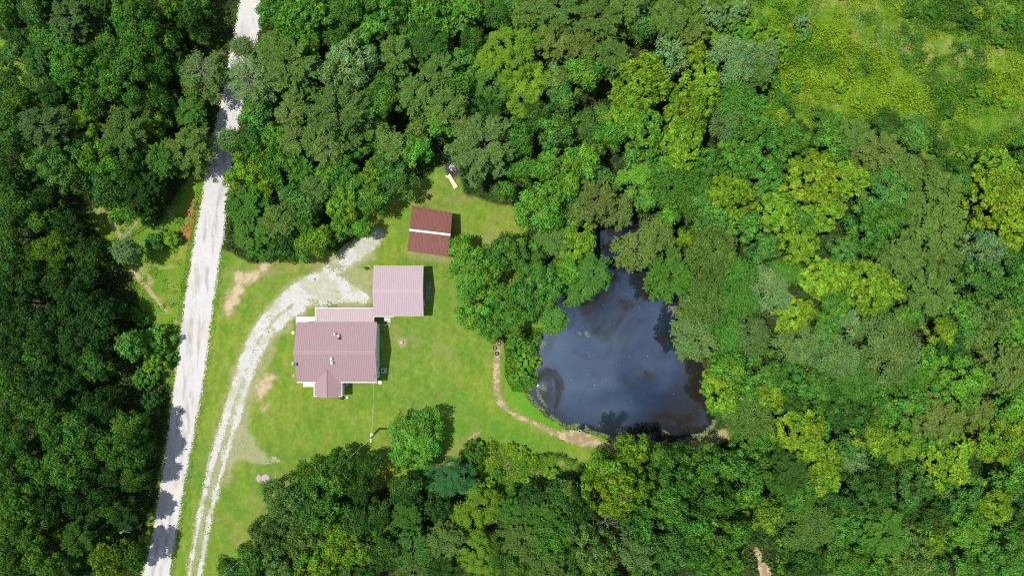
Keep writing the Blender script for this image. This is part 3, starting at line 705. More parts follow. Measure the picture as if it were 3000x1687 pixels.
FOREST = {
"in the top left woods": """104,42,44,L,s 216,58,72,P,d 390,50,80,L,g 502,15,32,M,b 417,128,80,L,g 216,200,76,L,b 360,232,88,L,g 116,180,50,P,s 58,292,42,L,g 20,40,40,L,g 300,20,40,L,k
 130,372,84,F,d 235,370,52,S,y 375,385,88,P,o 448,370,44,L,y 178,490,84,L,s 305,470,74,L,b 390,490,68,L,k 40,425,58,L,s 30,530,58,L,k 345,545,48,L,s 290,300,50,L,g 160,280,45,P,k 40,345,36,L,g 470,300,40,L,k 470,200,44,L,k
 500,130,45,L,k 560,60,40,L,k 480,470,40,P,g 440,545,46,P,k""",
"beside the upper gravel road": """598,215,80,G,o 735,235,74,G,d 548,440,84,F,o 560,330,46,F,g 672,412,34,G,g 560,255,26,U,y 582,98,30,L,s 752,335,52,L,s 712,140,34,G,o""",
"in the woods above the driveway": """727,514,70,L,y 815,150,60,P,o 805,405,44,L,b 824,495,74,L,g 722,605,62,P,g 745,690,66,P,g 768,560,48,L,y 815,652,56,P,o 823,722,52,L,k 882,730,42,L,g 930,705,52,L,y 1006,602,52,L,y 1000,660,42,L,b 1063,665,30,L,b
 1093,583,52,L,g 880,600,60,L,s 900,660,46,L,g 882,413,70,F,o 970,437,58,F,n 1002,498,48,L,g 960,518,36,M,b 1030,540,42,L,g 1102,514,46,L,y 1125,475,46,L,s 1168,533,50,L,s 880,500,50,P,g 920,560,48,P,o 850,193,90,P,o 882,112,72,L,g 740,420,46,L,k""",
"in the top middle woods": """890,46,92,M,b 800,40,46,L,g 1020,40,68,L,g 1133,35,68,L,g 1268,30,84,M,b 1365,38,52,M,b 1300,78,40,M,b 1087,90,40,M,b 1025,182,86,L,p 1164,166,68,P,o 1260,135,58,P,k 1288,210,68,P,o 998,330,112,F,o 859,332,56,F,n
 1114,300,58,L,g 1130,247,42,L,s 1218,278,58,P,o 1307,317,72,F,o 1288,367,40,L,b 1218,440,46,L,b 1060,400,50,L,g 1100,380,46,P,o 1420,425,104,P,d 1340,250,50,L,g 1150,430,40,F,o 1454,39,44,N,s 1385,120,44,L,k""",
"in the woods north of the pond": """1497,155,100,S,y 1547,240,58,S,y 1415,165,56,S,y 1531,286,52,S,y 1446,247,60,S,g 1632,31,92,P,o 1632,116,68,P,n 1748,58,94,P,o 1825,23,64,P,o 1875,85,48,L,s 1960,58,62,P,o 2018,97,48,P,n 1700,140,60,P,n 1550,50,50,P,o
 1794,170,64,P,o 1957,166,54,L,p 2034,162,36,M,Y 2154,174,78,N,p 1709,216,60,L,b 1875,247,98,M,y 2057,250,72,M,y 1844,328,74,M,y 2018,328,86,M,y 1883,386,78,M,b 2000,417,78,M,y 1960,470,46,M,b 1632,386,62,L,s 1721,375,48,N,o
 1790,398,48,L,b 2154,290,62,N,g 2134,360,56,N,d 2215,322,44,L,g 2262,352,50,L,y 2300,385,40,L,g 2070,480,46,L,g 2190,400,44,N,g 1613,487,58,M,b 1709,475,60,L,b 1860,530,62,S,b 1980,535,72,N,g 1582,616,82,L,b 1660,545,48,L,b 1520,400,60,L,g 1748,585,74,F,n 1810,616,52,F,n 1530,500,44,L,g 1480,560,34,L,g 1580,340,50,L,k 2060,560,50,N,g""",
"by the west bank of the pond": """1385,800,82,L,b 1465,745,66,L,g 1550,760,76,L,g 1515,885,76,L,g 1400,905,70,L,b 1595,840,62,L,g 1440,955,46,L,b 1686,709,68,M,y 1350,725,42,L,b 1616,700,52,P,o 1660,790,52,L,b 1735,800,58,F,g 1700,850,46,F,g 1620,930,38,F,g 1500,960,38,L,g""",
"on the east bank of the pond": """1864,735,74,F,n 1925,690,50,P,n 1957,624,38,L,b 1965,810,76,P,g 2088,728,92,N,o 2003,697,28,L,Y 2065,890,90,N,o 2154,880,78,N,g 2007,930,32,L,Y 2040,990,78,F,d 2120,990,60,N,g 2134,585,80,M,y 2076,632,60,L,s 2018,600,48,N,g 2173,663,58,M,g
 2130,1075,60,L,b 2117,1162,56,M,y 2180,1140,50,L,b 2200,1212,84,N,o 2100,1105,34,L,y 2240,1090,60,L,g 2243,1150,54,L,y 2200,990,66,N,d 2250,852,76,N,p 2235,728,48,L,s 2160,800,56,N,g 2330,1120,70,L,g""",
"in the woods below the meadow": """2165,466,70,M,g 2258,439,86,L,g 2200,380,60,L,g 2330,420,50,L,g 2440,431,60,L,g 2570,450,84,P,n 2500,400,50,P,o 2640,500,60,P,o 2606,555,86,L,s 2753,562,72,P,o 2374,535,104,M,Y 2478,528,68,M,y 2239,528,74,M,g 2270,616,78,M,y 2420,624,60,M,y
 2587,640,78,L,g 2741,670,98,P,o 2470,740,48,L,s 2540,690,60,L,g 2335,717,68,M,y 2393,810,62,M,y 2548,844,104,M,y 2440,817,70,M,y 2741,767,88,P,o 2722,854,88,P,o 2327,922,54,M,Y 2432,895,60,L,g 2482,945,38,L,p 2640,760,60,P,o 2350,640,50,M,g 2660,600,50,P,o 2300,800,50,N,g 2640,930,50,L,g""",
"at the right edge of the photo": """2915,574,98,M,Y 2960,670,60,M,Y 2915,497,60,M,y 2876,728,72,L,p 2876,815,74,L,s 2965,856,60,L,g 2896,930,84,L,o 2818,924,58,L,g 2960,981,50,M,b 2944,1079,80,P,n 2862,987,54,L,o 2754,970,50,L,y 2814,1117,92,L,b 2950,760,40,L,k 2922,1280,90,L,y 2960,1204,58,L,b 2985,1150,40,L,g
 2906,1476,72,L,y 2982,1579,52,L,g 2933,1633,80,L,g 2970,1400,60,L,g 2860,1210,50,P,n 2980,560,40,M,y 2790,1010,44,L,k""",
"in the woods east of the pond": """2607,1030,106,N,d 2444,1050,88,N,d 2336,1015,78,N,d 2500,1120,78,N,g 2656,1100,70,N,g 2580,950,50,N,s 2651,1185,72,L,g 2743,1226,76,P,n 2504,1215,68,L,k 2548,1275,58,L,y 2651,1313,72,S,y 2781,1345,92,M,y 2493,1334,48,L,p 2454,1204,64,L,k 2299,1170,68,L,k
 2580,1200,50,L,g 2390,1130,60,L,g 2720,1290,50,L,g 2420,950,50,L,g 2700,1060,50,L,b 2400,1220,50,L,g""",
"in the bottom right woods": """2338,1254,98,M,Y 2396,1340,78,M,Y 2415,1400,54,M,y 2465,1320,48,L,s 2202,1312,68,L,g 2311,1390,78,P,k 2338,1455,68,L,g 2236,1505,62,L,y 2376,1544,88,N,o 2356,1652,68,L,k 2473,1629,78,L,g 2548,1443,84,L,k 2667,1421,74,L,s 2814,1443,72,L,s 2580,1552,88,P,g 2662,1622,88,L,o
 2830,1552,88,L,b 2797,1660,68,L,g 2730,1510,60,L,k 2470,1540,60,L,g 2450,1470,50,L,k 2560,1660,60,L,g 2720,1570,50,L,y 2740,1400,44,L,k""",
"in the woods south of the pond": """1855,1322,60,L,y 1797,1436,88,L,y 1777,1367,58,L,y 1970,1390,78,L,g 1947,1475,84,L,g 2086,1367,68,L,b 2086,1455,84,L,g 2183,1397,78,L,g 1970,1591,88,L,s 2120,1552,74,L,g 2117,1660,50,M,b 1777,1533,66,B,n 1739,1610,86,L,o 1862,1610,60,F,d 1870,1530,60,L,g 1900,1660,50,L,s
 2060,1620,56,L,g 1700,1480,50,L,k 1860,1420,50,L,b 1930,1330,30,L,b 2030,1540,60,L,g""",
"in the bottom middle woods": """1315,1402,76,S,t 1263,1412,28,S,b 1380,1420,32,S,b 1389,1330,42,U,g 1189,1425,56,L,k 1196,1502,46,P,g 1419,1483,56,S,y 1363,1532,60,S,y 1393,1620,84,S,y 1590,1510,70,P,g 1530,1576,74,P,o 1604,1576,74,L,g 1622,1446,40,L,k 1560,1470,40,F,k 1660,1450,40,F,o 1215,1600,72,F,g
 1215,1665,56,F,o 1308,1580,60,F,o 1141,1613,58,L,k 1280,1480,44,L,k 1500,1500,48,P,g 1290,1660,52,P,k 1480,1640,66,L,g 1660,1540,54,L,g 1600,1660,60,P,o 1110,1500,48,L,k""",
"at the lower edge of the yard": """993,1357,44,L,g 937,1409,72,L,g 845,1465,78,L,o 797,1566,70,L,o 837,1647,74,L,o 675,1667,34,L,s 1011,1595,84,L,y 937,1500,72,L,g 1048,1520,58,L,k 930,1650,74,L,y 1080,1360,34,L,k 1060,1430,50,L,k 740,1640,50,L,g 890,1560,60,L,o""",
"in the bottom left woods": """26,1116,58,L,b 119,1125,68,L,k 132,1204,58,L,g 53,1248,74,L,g 171,1257,58,L,g 246,1261,64,L,g 382,1243,54,L,b 198,1358,88,L,b 352,1314,72,L,b 101,1349,48,L,g 26,1393,48,L,g 70,1468,60,L,b 79,1547,68,L,b 264,1446,68,L,k 325,1476,42,L,g 325,1635,60,M,y 154,1643,78,L,b 242,1569,68,F,g
 35,1643,58,L,b 396,1621,38,L,g 374,1512,46,F,k 300,1180,50,L,k 400,1400,44,L,g 160,1480,50,L,k 30,1320,40,L,g 340,1390,44,L,k 200,1120,50,L,k 400,1320,40,L,g""",
"on the left edge by the clearing": """62,533,48,P,s 54,604,60,L,g 128,645,36,L,b 166,732,68,L,y 29,782,68,L,g 103,815,68,L,k 186,823,58,L,k 269,748,54,L,k 62,893,78,L,k 228,893,78,L,k 145,955,78,L,k 290,935,68,L,k 41,1017,68,L,k 124,1040,54,L,g 228,997,68,L,k 280,1062,54,L,g
 257,525,48,L,s 331,562,62,L,s 414,575,56,P,k 30,690,54,L,s 200,650,44,L,k 120,740,44,L,g 150,570,46,L,k 250,830,46,L,k""",
"along the left side of the road": """381,1009,38,L,s 447,997,54,U,b 450,1062,46,U,y 420,1110,44,U,g 455,707,38,U,s 497,699,32,U,y 368,736,38,G,d 388,615,38,L,g 497,1052,20,U,g 440,1180,40,U,k 415,1280,38,U,k 430,640,30,U,g 405,925,30,U,b 330,640,22,U,b""",
"along the weedy pond edge": """1508,1000,30,U,b 1545,1012,30,U,b 1530,1052,34,U,b 1562,1060,22,U,y 1500,1065,20,U,y 1540,1098,28,U,b 1512,1110,22,U,b 1560,1120,20,U,g 1575,985,18,U,g 1622,962,22,U,Y 2080,1092,17,U,Y 2090,1150,32,U,b 2096,1200,26,U,g 2076,1120,24,U,b 1500,1035,22,U,g 1560,1030,22,U,g""",
"in the rough meadow": """2753,428,30,U,k 2096,52,46,U,p 2160,30,42,U,p 2060,15,30,U,p 2355,65,38,U,p 2360,100,26,U,s 2240,170,40,N,p 2220,215,36,P,o 2840,60,26,U,k 2866,36,24,U,Y 2830,135,16,U,p 2490,92,8,U,Y 2500,190,22,U,Y 2590,190,18,U,Y 2460,250,26,U,y 2520,300,24,U,y 2870,265,22,U,y 2700,200,18,U,y 2290,290,34,U,g 2180,100,34,U,b 2120,125,30,U,b 2270,90,24,U,y 2850,450,34,U,y 2790,480,26,U,k 2210,75,26,U,y 2010,60,34,U,b 2040,100,30,U,y 2150,70,30,U,b 2180,140,30,U,b 2230,60,26,U,b 2290,130,28,U,b 2300,180,26,U,y 2150,150,34,U,g 2260,230,34,U,g 2330,250,26,U,b 2400,330,24,U,g 2780,330,20,U,g 2950,300,22,U,y 2660,170,14,U,b 2730,40,22,U,g 2960,60,24,U,g 2930,120,20,U,g 2240,120,26,U,y""",
"in the weeds below the yard": """1440,1310,18,U,y 1530,1330,22,U,y 1560,1345,18,U,y 1500,1310,16,U,y 1430,1420,28,U,y 1460,1385,20,U,g 1545,1410,20,U,y 1620,1385,22,U,y 1510,1440,24,U,g 1660,1400,18,U,b""",
"at the gravel's edge": """1073,786,6,U,g 1000,1166,7,U,g""",
"on the bottom edge by the trail": """2160,1655,26,U,b 2306,1660,32,U,b 2310,1600,30,U,y 2160,1605,26,U,b""",
}
HS = {"in the top left woods": 1.05, "on the left edge by the clearing": 1.0, "in the bottom left woods": 1.12, "by the west bank of the pond": .8, "at the lower edge of the yard": .95,
      "in the woods above the driveway": .9, "on the east bank of the pond": 1.15, "in the woods south of the pond": 1.55, "beside the upper gravel road": .8}
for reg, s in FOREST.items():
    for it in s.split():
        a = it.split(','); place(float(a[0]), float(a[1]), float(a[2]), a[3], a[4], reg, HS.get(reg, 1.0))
single = place(1214, 1292, 94, 'L', 'b', "alone on the lawn", .62)

# fill the gaps in the woods with a lower storey of smaller trees
taken = [(p[3], p[4], p[2]) for p in PLACED]
regs = [(r[4], r[5], r[3]) for r in RECORDS if r[3] not in ("in the rough meadow", "along the weedy pond edge", "alone on the lawn", "at the gravel's edge", "in the weeds below the yard")]
cand = np.random.RandomState(9)
nfill = 0
for _ in range(9000):
    px = cand.uniform(-30, 3030); py = cand.uniform(-30, 1717); r = cand.uniform(34, 52)
    if nfill >= 85: break
    kx, ky = 1500 + (px - 1500) * .94, 843 + (py - 843) * .94
    if sample_region(np.array([kx]), np.array([ky]))[0] != 0: continue
    if max(polydist(np.array([kx]), np.array([ky]), POND)[0], -40) > -30: continue
    l = np.interp(ky, RY, RL); rr = np.interp(ky, RY, RR)
    if l - 60 < kx < rr + 50 or (2150 < px < 2330 and py > 1560): continue
    if polydist(np.array([kx]), np.array([ky]), LAWN)[0] > -40: continue
    if any((px - t_[0]) ** 2 + (py - t_[1]) ** 2 < (t_[2] * .66 + r * .42) ** 2 for t_ in taken): continue
    reg = min(regs, key=lambda q: (q[0] - px) ** 2 + (q[1] - py) ** 2)[2]
    if reg in ("beside the upper gravel road", "along the left side of the road"): continue
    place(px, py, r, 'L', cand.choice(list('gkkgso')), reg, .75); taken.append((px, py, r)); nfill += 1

# every tree gets a label that singles it out: by look, then by where it stands among its look-alikes
NUM = {2: "two", 3: "three", 4: "four", 5: "five", 6: "six", 7: "seven", 8: "eight", 9: "nine", 10: "ten", 11: "eleven", 12: "twelve", 13: "thirteen", 14: "fourteen", 15: "fifteen", 16: "sixteen"}
ORD = ["", "second", "third", "fourth", "fifth", "sixth", "seventh", "eighth", "ninth", "tenth", "eleventh", "twelfth", "thirteenth", "fourteenth", "fifteenth", "sixteenth"]
by = {}
for r in RECORDS: by.setdefault((r[3], r[1], '' if r[1] == 'B' else r[2]), []).append(r)
for (reg, kind, tone), rr in by.items():
    nm, word, cat = KINDW[kind]; look = (TONES[tone][1] + " " + word) if tone else "grey " + word
    rr.sort(key=lambda q: q[4]); n = len(rr)
    for i, q in enumerate(rr):
        if n == 1: lab = "the one %s %s" % (look, reg)
        elif i == 0: lab = "leftmost %s %s" % (look, reg)
        elif i == n - 1: lab = "rightmost %s %s" % (look, reg)
        else: lab = "%s from left, %s %s" % (ORD[i], look, reg)
        grp = ("shrubs " if kind == 'U' else "trees ") + reg
        tag(q[0], lab, cat, grp if reg != "alone on the lawn" else None)
single.children[1].color = (.120, .262, .024, 1)
single['label'] = "round bright green tree standing alone on the open lawn south of the house"

# ---- low growth nobody could count
def scatter(name, n, bbox, keep, hfun, L, Wd, colf, seed, label, cat, mat=M_WEED, clump=None, up=.8):
    rs = np.random.RandomState(seed)
    if clump:
        m = n // clump[0]; cx_ = rs.uniform(bbox[0], bbox[2], m); cy_ = rs.uniform(bbox[1], bbox[3], m)
        px = np.repeat(cx_, clump[0]) + rs.normal(size=m * clump[0]) * clump[1]; py = np.repeat(cy_, clump[0]) + rs.normal(size=m * clump[0]) * clump[1]
        ch = np.repeat(rs.uniform(.5, 1.3, m), clump[0]); cb = np.repeat(rs.uniform(.75, 1.25, m), clump[0])
        rd = np.hypot(px - np.repeat(cx_, clump[0]), py - np.repeat(cy_, clump[0])) / (clump[1] * 2.2); ch = ch * np.clip(1 - rd * rd, .15, 1)
    else:
        px = rs.uniform(bbox[0], bbox[2], n); py = rs.uniform(bbox[1], bbox[3], n); ch = np.ones(n); cb = np.ones(n)
    k = keep(px, py); px, py, ch, cb = px[k], py[k], ch[k], cb[k]; N = len(px)
    z = zfun_px(px, py) + hfun(px, py, rs) * ch * rs.uniform(.35, 1.0, N)
    p = np.stack([(px - CX) / SC, -(py - CY) / SC, z], 1)
    V = leafq(p, rs.normal(size=(N, 3)) * .55 + (0, 0, up), L, Wd, rs)
    c = colf(px, py, rs) * (cb * rs.uniform(.75, 1.25, N))[:, None]
    me = leafmesh(name, V, np.clip(c, 0, 1), mat); o = link(bpy.data.objects.new(name, me)); o.color = (1, 1, 1, 1)
    tag(o, label, cat, kind='stuff'); return o
def farroad(px, py, m=8):
    l = np.interp(py, RY, RL); r = np.interp(py, RY, RR); return (px < l - m) | (px > r + m)
def kforest(px, py): return (sample_region(px, py) == 0) & (polydist(px, py, POND) < -14) & farroad(px, py, 14) & (linedist(px, py, [(2205, 1600, 8), (2222, 1630, 14), (2238, 1680, 20), (2250, 1760, 24)]) > 0)
def cforest(px, py, rs):
    a = np.array((0.045, 0.12, 0.018)); b_ = np.array((0.10, 0.17, 0.03)); t_ = sstep(.4, .65, fbm(px, py, 70, 71, 3))[:, None] * rs.rand(len(px), 1)
    return a * (1 - t_) + b_ * t_
scatter("undergrowth", 300000, (-60, -60, 3060, 1750), kforest, lambda x, y, r: 1.7 * sstep(.3, .6, fbm(x, y, 60, 72, 3)) + .2, .42, .27, cforest, 81, "low leafy undergrowth covering the woodland floor between the trees", "undergrowth", clump=(60, 22))
def kmead(px, py): return (sample_region(px, py) == 2) & farroad(px, py, 3) & (fbm(px, py, 50, 73, 4) + .10 * np.random.RandomState(4).rand(len(px)) > .27 + .14 * sstep(60, -20, linedist(px, py, [(2380, 20, 20), (2520, 70, 45), (2650, 120, 50), (2800, 150, 30), (2990, 190, 20)])))
def cmead(px, py, rs):
    g = np.array((0.110, 0.262, 0.020)); y_ = np.array((0.29, 0.42, 0.014)); dk = np.array((0.070, 0.19, 0.018)); gold = np.array((.42, .34, .03))
    m = sstep(.42, .58, fbm(px, py, 80, 74, 4)) * rs.uniform(.3, 1, len(px))
    m = np.maximum(m, sstep(40, -20, linedist(px, py, [(2250, 240, 30), (2430, 250, 45), (2560, 300, 40)])) * rs.uniform(.4, 1, len(px)))
    m = np.where((px < 1800) & (px > 600), m * .8 + .1, m); m = m[:, None]
    c = g * (1 - m) + y_ * m
    d = np.maximum(sstep(.45, .62, fbm(px, py, 90, 75, 3)) * (px > 2560), sstep(130, 90, py - (px - 2800) * .25) * (px > 2640) * .9)[:, None]; c = c * (1 - d) + dk * d
    gm = ((vnoise(px, py, 26, 76) > .955) & (rs.rand(len(px)) > .4))[:, None]
    return np.where(gm, gold, c)
scatter("meadow_weeds", 190000, (1950, -60, 3080, 580), kmead, lambda x, y, r: .14 + 1.05 * sstep(.42, .68, fbm(x, y, 45, 77, 3)), .26, .13, cmead, 82, "yellow and green weeds growing thick across the rough meadow", "weeds", clump=(30, 9))
scatter("clearing_weeds", 26000, (-60, 100, 640, 1140), kmead, lambda x, y, r: .15 + .5 * sstep(.42, .65, fbm(x, y, 45, 78, 3)), .26, .14, cmead, 83, "green weeds in the clearing left of the gravel road", "weeds", clump=(24, 8))
scatter("bank_weeds", 26000, (1370, 1270, 1720, 1500), kmead, lambda x, y, r: .2 + .7 * sstep(.42, .65, fbm(x, y, 45, 79, 3)), .26, .14, cmead, 84, "patchy yellow-green weeds on the slope below the pond lawn", "weeds", clump=(24, 8))
def kbrush(px, py): return (sample_region(px, py) == 2) & (fbm(px, py, 70, 101, 4) > .47) & (linedist(px, py, [(2380, 20, 20), (2520, 70, 45), (2650, 120, 50), (2800, 150, 30), (2990, 190, 20)]) > 10)
scatter("meadow_brush", 90000, (1950, -60, 3080, 580), kbrush, lambda x, y, r: 1.5 + 0 * x, .30, .19, cmead, 92, "knee-high leafy brush growing in patches across the rough meadow", "brush", clump=(70, 13), up=.5)
def kshore(px, py):
    d = pond_sd(px, py); w_ = fbm(px, py, 30, 103, 3); return (d > -9 + 12 * (w_ - .35)) & (d < 7 - 14 * (w_ - .45)) & (w_ > .36) & (vnoise(px, py, 5, 104) > .3) & ((py > 960) | (px < 1640)) & ((py > 1230) | (px < 1900))
def cshore(px, py, rs):
    a = np.array((.13, .24, .04)); b_ = np.array((.50, .58, .36)); t_ = (rs.rand(len(px), 1) ** .8) * sstep(-8, -1, pond_sd(px, py))[:, None] 
    return a * (1 - t_) + b_ * t_
scatter("shore_grass", 420000, (1520, 940, 2130, 1330), kshore, lambda x, y, r: .38 * np.ones(len(x)), .28, .06, cshore, 85, "pale grass fringe growing along the pond's edge", "grass", up=.3)
def kverge(px, py):
    l = np.interp(py, RY, RL); r = np.interp(py, RY, RR); d = np.minimum(np.abs(px - l), np.abs(px - r))
    return ((px < l + 2) | (px > r - 2)) & (d < 16) & (rs_v.rand(len(px)) < .55 + .45 * (px < l + 2))
rs_v = np.random.RandomState(6)
scatter("verge_grass", 130000, (340, -60, 860, 1750), kverge, lambda x, y, r: .14 * np.ones(len(x)), .22, .07, lambda x, y, r: np.where((r.rand(len(x)) < .3)[:, None], np.array((.24, .36, .03)), np.array((.13, .27, .022))), 86, "fringe of rough grass along both edges of the gravel road", "grass", up=.5)
scatter("west_bank_grass", 34000, (1470, 950, 1610, 1160), lambda x, y: (polydist(x, y, WBANK) > 0) & (polydist(x, y, POND) < 4), lambda x, y, r: .25 + .5 * fbm(x, y, 20, 87), .26, .12, lambda x, y, r: np.where((r.rand(len(x)) < .35)[:, None], np.array((.20, .34, .015)), np.array((.075, .25, .016))), 87, "tall bright green weeds between the footpath and the pond", "weeds", clump=(20, 6))
# pollen and leaf flecks floating on the pond, algae mats
def kfleck(px, py): return polydist(px, py, POND) > 4
scatter("floating_leaves", 120, (1560, 560, 2100, 1300), kfleck, lambda x, y, r: 0 * x, .11, .08, lambda x, y, r: np.tile(np.array((.55, .55, .45)), (len(x), 1)), 88, "tiny pale leaves floating scattered over the pond", "leaves", up=6)
fl = bpy.data.objects["floating_leaves"]
for v in fl.data.vertices: v.co.z = WATER_Z + .015
def kalg(px, py):
    k = linedist(px, py, [(1695, 975, 4), (1700, 978, 4)]) < 0
    k |= linedist(px, py, [(1718, 976, 5), (1724, 983, 6)]) < 0
    k |= linedist(px, py, [(1590, 1134, 7), (1596, 1140, 6)]) < 0
    k |= linedist(px, py, [(1582, 1000, 4), (1595, 1008, 6), (1578, 1025, 4)]) < 0
    k |= linedist(px, py, [(1586, 1066, 6), (1588, 1070, 4)]) < 0
    k |= linedist(px, py, [(1944, 1262, 3), (1958, 1272, 5)]) < 0
    k |= linedist(px, py, [(1575, 1145, 4), (1582, 1165, 5), (1600, 1190, 3)]) < 0
    return k & (np.random.RandomState(8).rand(len(px)) < .35)
scatter("floating_weed", 160000, (1560, 960, 1980, 1290), kalg, lambda x, y, r: 0 * x, .16, .08, lambda x, y, r: np.tile(np.array((.33, .38, .20)), (len(x), 1)), 89, "small pale mats of water weed near the pond's west shore", "water weed", up=6)
fl = bpy.data.objects["floating_weed"]
for v in fl.data.vertices: v.co.z = WATER_Z + .02 + (v.co.z + .3) * 0

# ------------------------------------------------------------------ buildings
def roofmat(name, c, dirt=(0.2, 0.15, 0.12), amt=0.25, rough=0.42, streak=(6.0, 0.5, 1.0)):
    m, nt, b = newmat(name)
    t = nt.nodes.new("ShaderNodeTexCoord"); mp = nt.nodes.new("ShaderNodeMapping"); mp.inputs["Scale"].default_value = streak
    n = nt.nodes.new("ShaderNodeTexNoise"); n.inputs["Scale"].default_value = 1.0; n.inputs["Detail"].default_value = 7; n.inputs["Roughness"].default_value = 0.65
    nt.links.new(t.outputs["Object"], mp.inputs[0]); nt.links.new(mp.outputs[0], n.inputs["Vector"])
    r = nt.nodes.new("ShaderNodeMapRange"); r.inputs[1].default_value = 0.45; r.inputs[2].default_value = 0.75; r.inputs[3].default_value = 0; r.inputs[4].default_value = amt
    nt.links.new(n.outputs[0], r.inputs[0])
    mx = nt.nodes.new("ShaderNodeMixRGB"); mx.inputs[1].default_value = (*c, 1); mx.inputs[2].default_value = (*dirt, 1)
    nt.links.new(r.outputs[0], mx.inputs[0]); nt.links.new(mx.outputs[0], b.inputs["Base Color"])
    b.inputs["Roughness"].default_value = rough; b.inputs["Specular IOR Level"].default_value = 0.4
    return m
M_ROOF = roofmat("dusty_pink_roof_metal", (0.34, 0.232, 0.236), (0.27, 0.18, 0.18), 0.5)
M_ROOF2 = roofmat("pale_pink_roof_metal", (0.43, 0.330, 0.352), (0.35, 0.26, 0.28), 0.4)
M_ROOF3 = roofmat("porch_roof_metal", (0.335, 0.226, 0.230), (0.28, 0.18, 0.185), streak=(0.5, 6.0, 1.0))
M_RUST = roofmat("rusty_roof_metal", (0.20, 0.070, 0.052), (0.11, 0.045, 0.03), 0.9, 0.6, (5.0, 0.7, 1.0))
M_WHITE = simple("white_paint", (0.80, 0.79, 0.76), 0.5, 0.4)
M_CREAM = simple("cream_boards", (0.78, 0.72, 0.64), 0.7, 0.2, noise=0.08, nscale=3)
M_CONC = simple("concrete", (0.52, 0.49, 0.43), 0.9, 0.1, noise=0.15, nscale=3)
M_BLUE = simple("pale_blue_siding", (0.66, 0.80, 0.84), 0.6, 0.3)
M_GLASS = simple("window_glass", (0.03, 0.035, 0.045), 0.08, 0.6)
M_DARK = simple("dark_metal", (0.045, 0.045, 0.05), 0.5, 0.4)
M_GREY = simple("grey_metal", (0.42, 0.44, 0.47), 0.4, 0.5, metal=0.3)
M_REDW = simple("weathered_boards", (0.16, 0.10, 0.08), 0.9, 0.1, noise=0.25, nscale=2)
M_POLE = simple("creosote_wood", (0.13, 0.085, 0.06), 0.85, 0.1, noise=0.2, nscale=4)
M_YEL = simple("yellow_plastic", (0.75, 0.70, 0.10), 0.5, 0.3)
M_STONE = simple("flat_rock", (0.40, 0.35, 0.32), 0.95, 0.1, noise=0.2, nscale=3, bump=0.5)
M_RUBBER = simple("old_rubber", (0.050, 0.038, 0.034), 0.85, 0.2)
M_WIRE = simple("wire", (0.55, 0.56, 0.52), 0.5, 0.4)
M_ASH = simple("ash_and_foil", (0.62, 0.62, 0.64), 0.6, 0.4, noise=0.3, nscale=6)
M_CHAR = simple("charred_rubbish", (0.07, 0.065, 0.07), 0.9, 0.1, noise=0.4, nscale=5)

def loc(v, o): return Vector(v) - Vector(o)
def ribbed(mb, e0, e1, r1, r0, n, th=0.06, rw=0.05, rh=0.028):
    """roof slope: eave e0->e1, ridge r0->r1; slab with raised ribs running from eave to ridge"""
    e0, e1, r0, r1 = map(Vector, (e0, e1, r0, r1)); dz = Vector((0, 0, -th))
    mb.hexa([e0 + dz, e1 + dz, r1 + dz, r0 + dz], [e0, e1, r1, r0])
    nn = (e1 - e0).cross(r0 - e0).normalized(); nn = nn if nn.z > 0 else -nn
    al = (e1 - e0).normalized()
    for i in range(n + 1):
        t = (i + 0.02) / (n + 0.04); a = e0.lerp(e1, t); c = r0.lerp(r1, t); h = al * rw / 2; u = nn * rh; d = -nn * 0.01
        mb.hexa([a - h + d, a + h + d, c + h + d, c - h + d], [a - h * .6 + u, a + h * .6 + u, c + h * .6 + u, c - h * .6 + u])
def wallbox(mb, x0, x1, y0, y1, z0, z1, th=0.14):
    mb.box(((x0 + x1) / 2, y0 + th / 2, (z0 + z1) / 2), (x1 - x0, th, z1 - z0)); mb.box(((x0 + x1) / 2, y1 - th / 2, (z0 + z1) / 2), (x1 - x0, th, z1 - z0))
    mb.box((x0 + th / 2, (y0 + y1) / 2, (z0 + z1) / 2), (th, y1 - y0 - 2 * th, z1 - z0)); mb.box((x1 - th / 2, (y0 + y1) / 2, (z0 + z1) / 2), (th, y1 - y0 - 2 * th, z1 - z0))
def gable(mb, x, y0, y1, ze, yr, zr, th=0.14):
    s = th / 2
    mb.add([(x - s, y0, ze), (x - s, y1, ze), (x - s, yr, zr), (x + s, y0, ze), (x + s, y1, ze), (x + s, yr, zr)], [(0, 2, 1), (3, 4, 5), (0, 1, 4, 3), (1, 2, 5, 4), (2, 0, 3, 5)])
def window(parent, x, y, z, w, h, axis, out):
    """window on a wall: axis 'x' = wall faces +-x"""
    f = MB(); g = MB(); b_ = 0.06
    if axis == 'x':
        for s in (-1, 1): f.box((x + out * .03, y + s * (w / 2), z), (.08, b_, h + b_)); f.box((x + out * .03, y, z + s * h / 2), (.08, w - b_, b_))
        f.box((x + out * .04, y, z), (.05, w - b_, .04)); f.box((x + out * .09, y, z - h / 2 - .06), (.18, w + .16, .05))
        g.box((x + out * .012, y, z), (.02, w, h))
    else:
        for s in (-1, 1): f.box((x + s * (w / 2), y + out * .03, z), (b_, .08, h + b_)); f.box((x, y + out * .03, z + s * h / 2), (w - b_, .08, b_))
        f.box((x, y + out * .04, z), (w - b_, .05, .04)); f.box((x, y + out * .09, z - h / 2 - .06), (w + .16, .18, .05))
        g.box((x, y + out * .012, z), (w, .02, h))
    p = g.build("window", M_GLASS, parent); f.build("window_frame", M_WHITE, p)
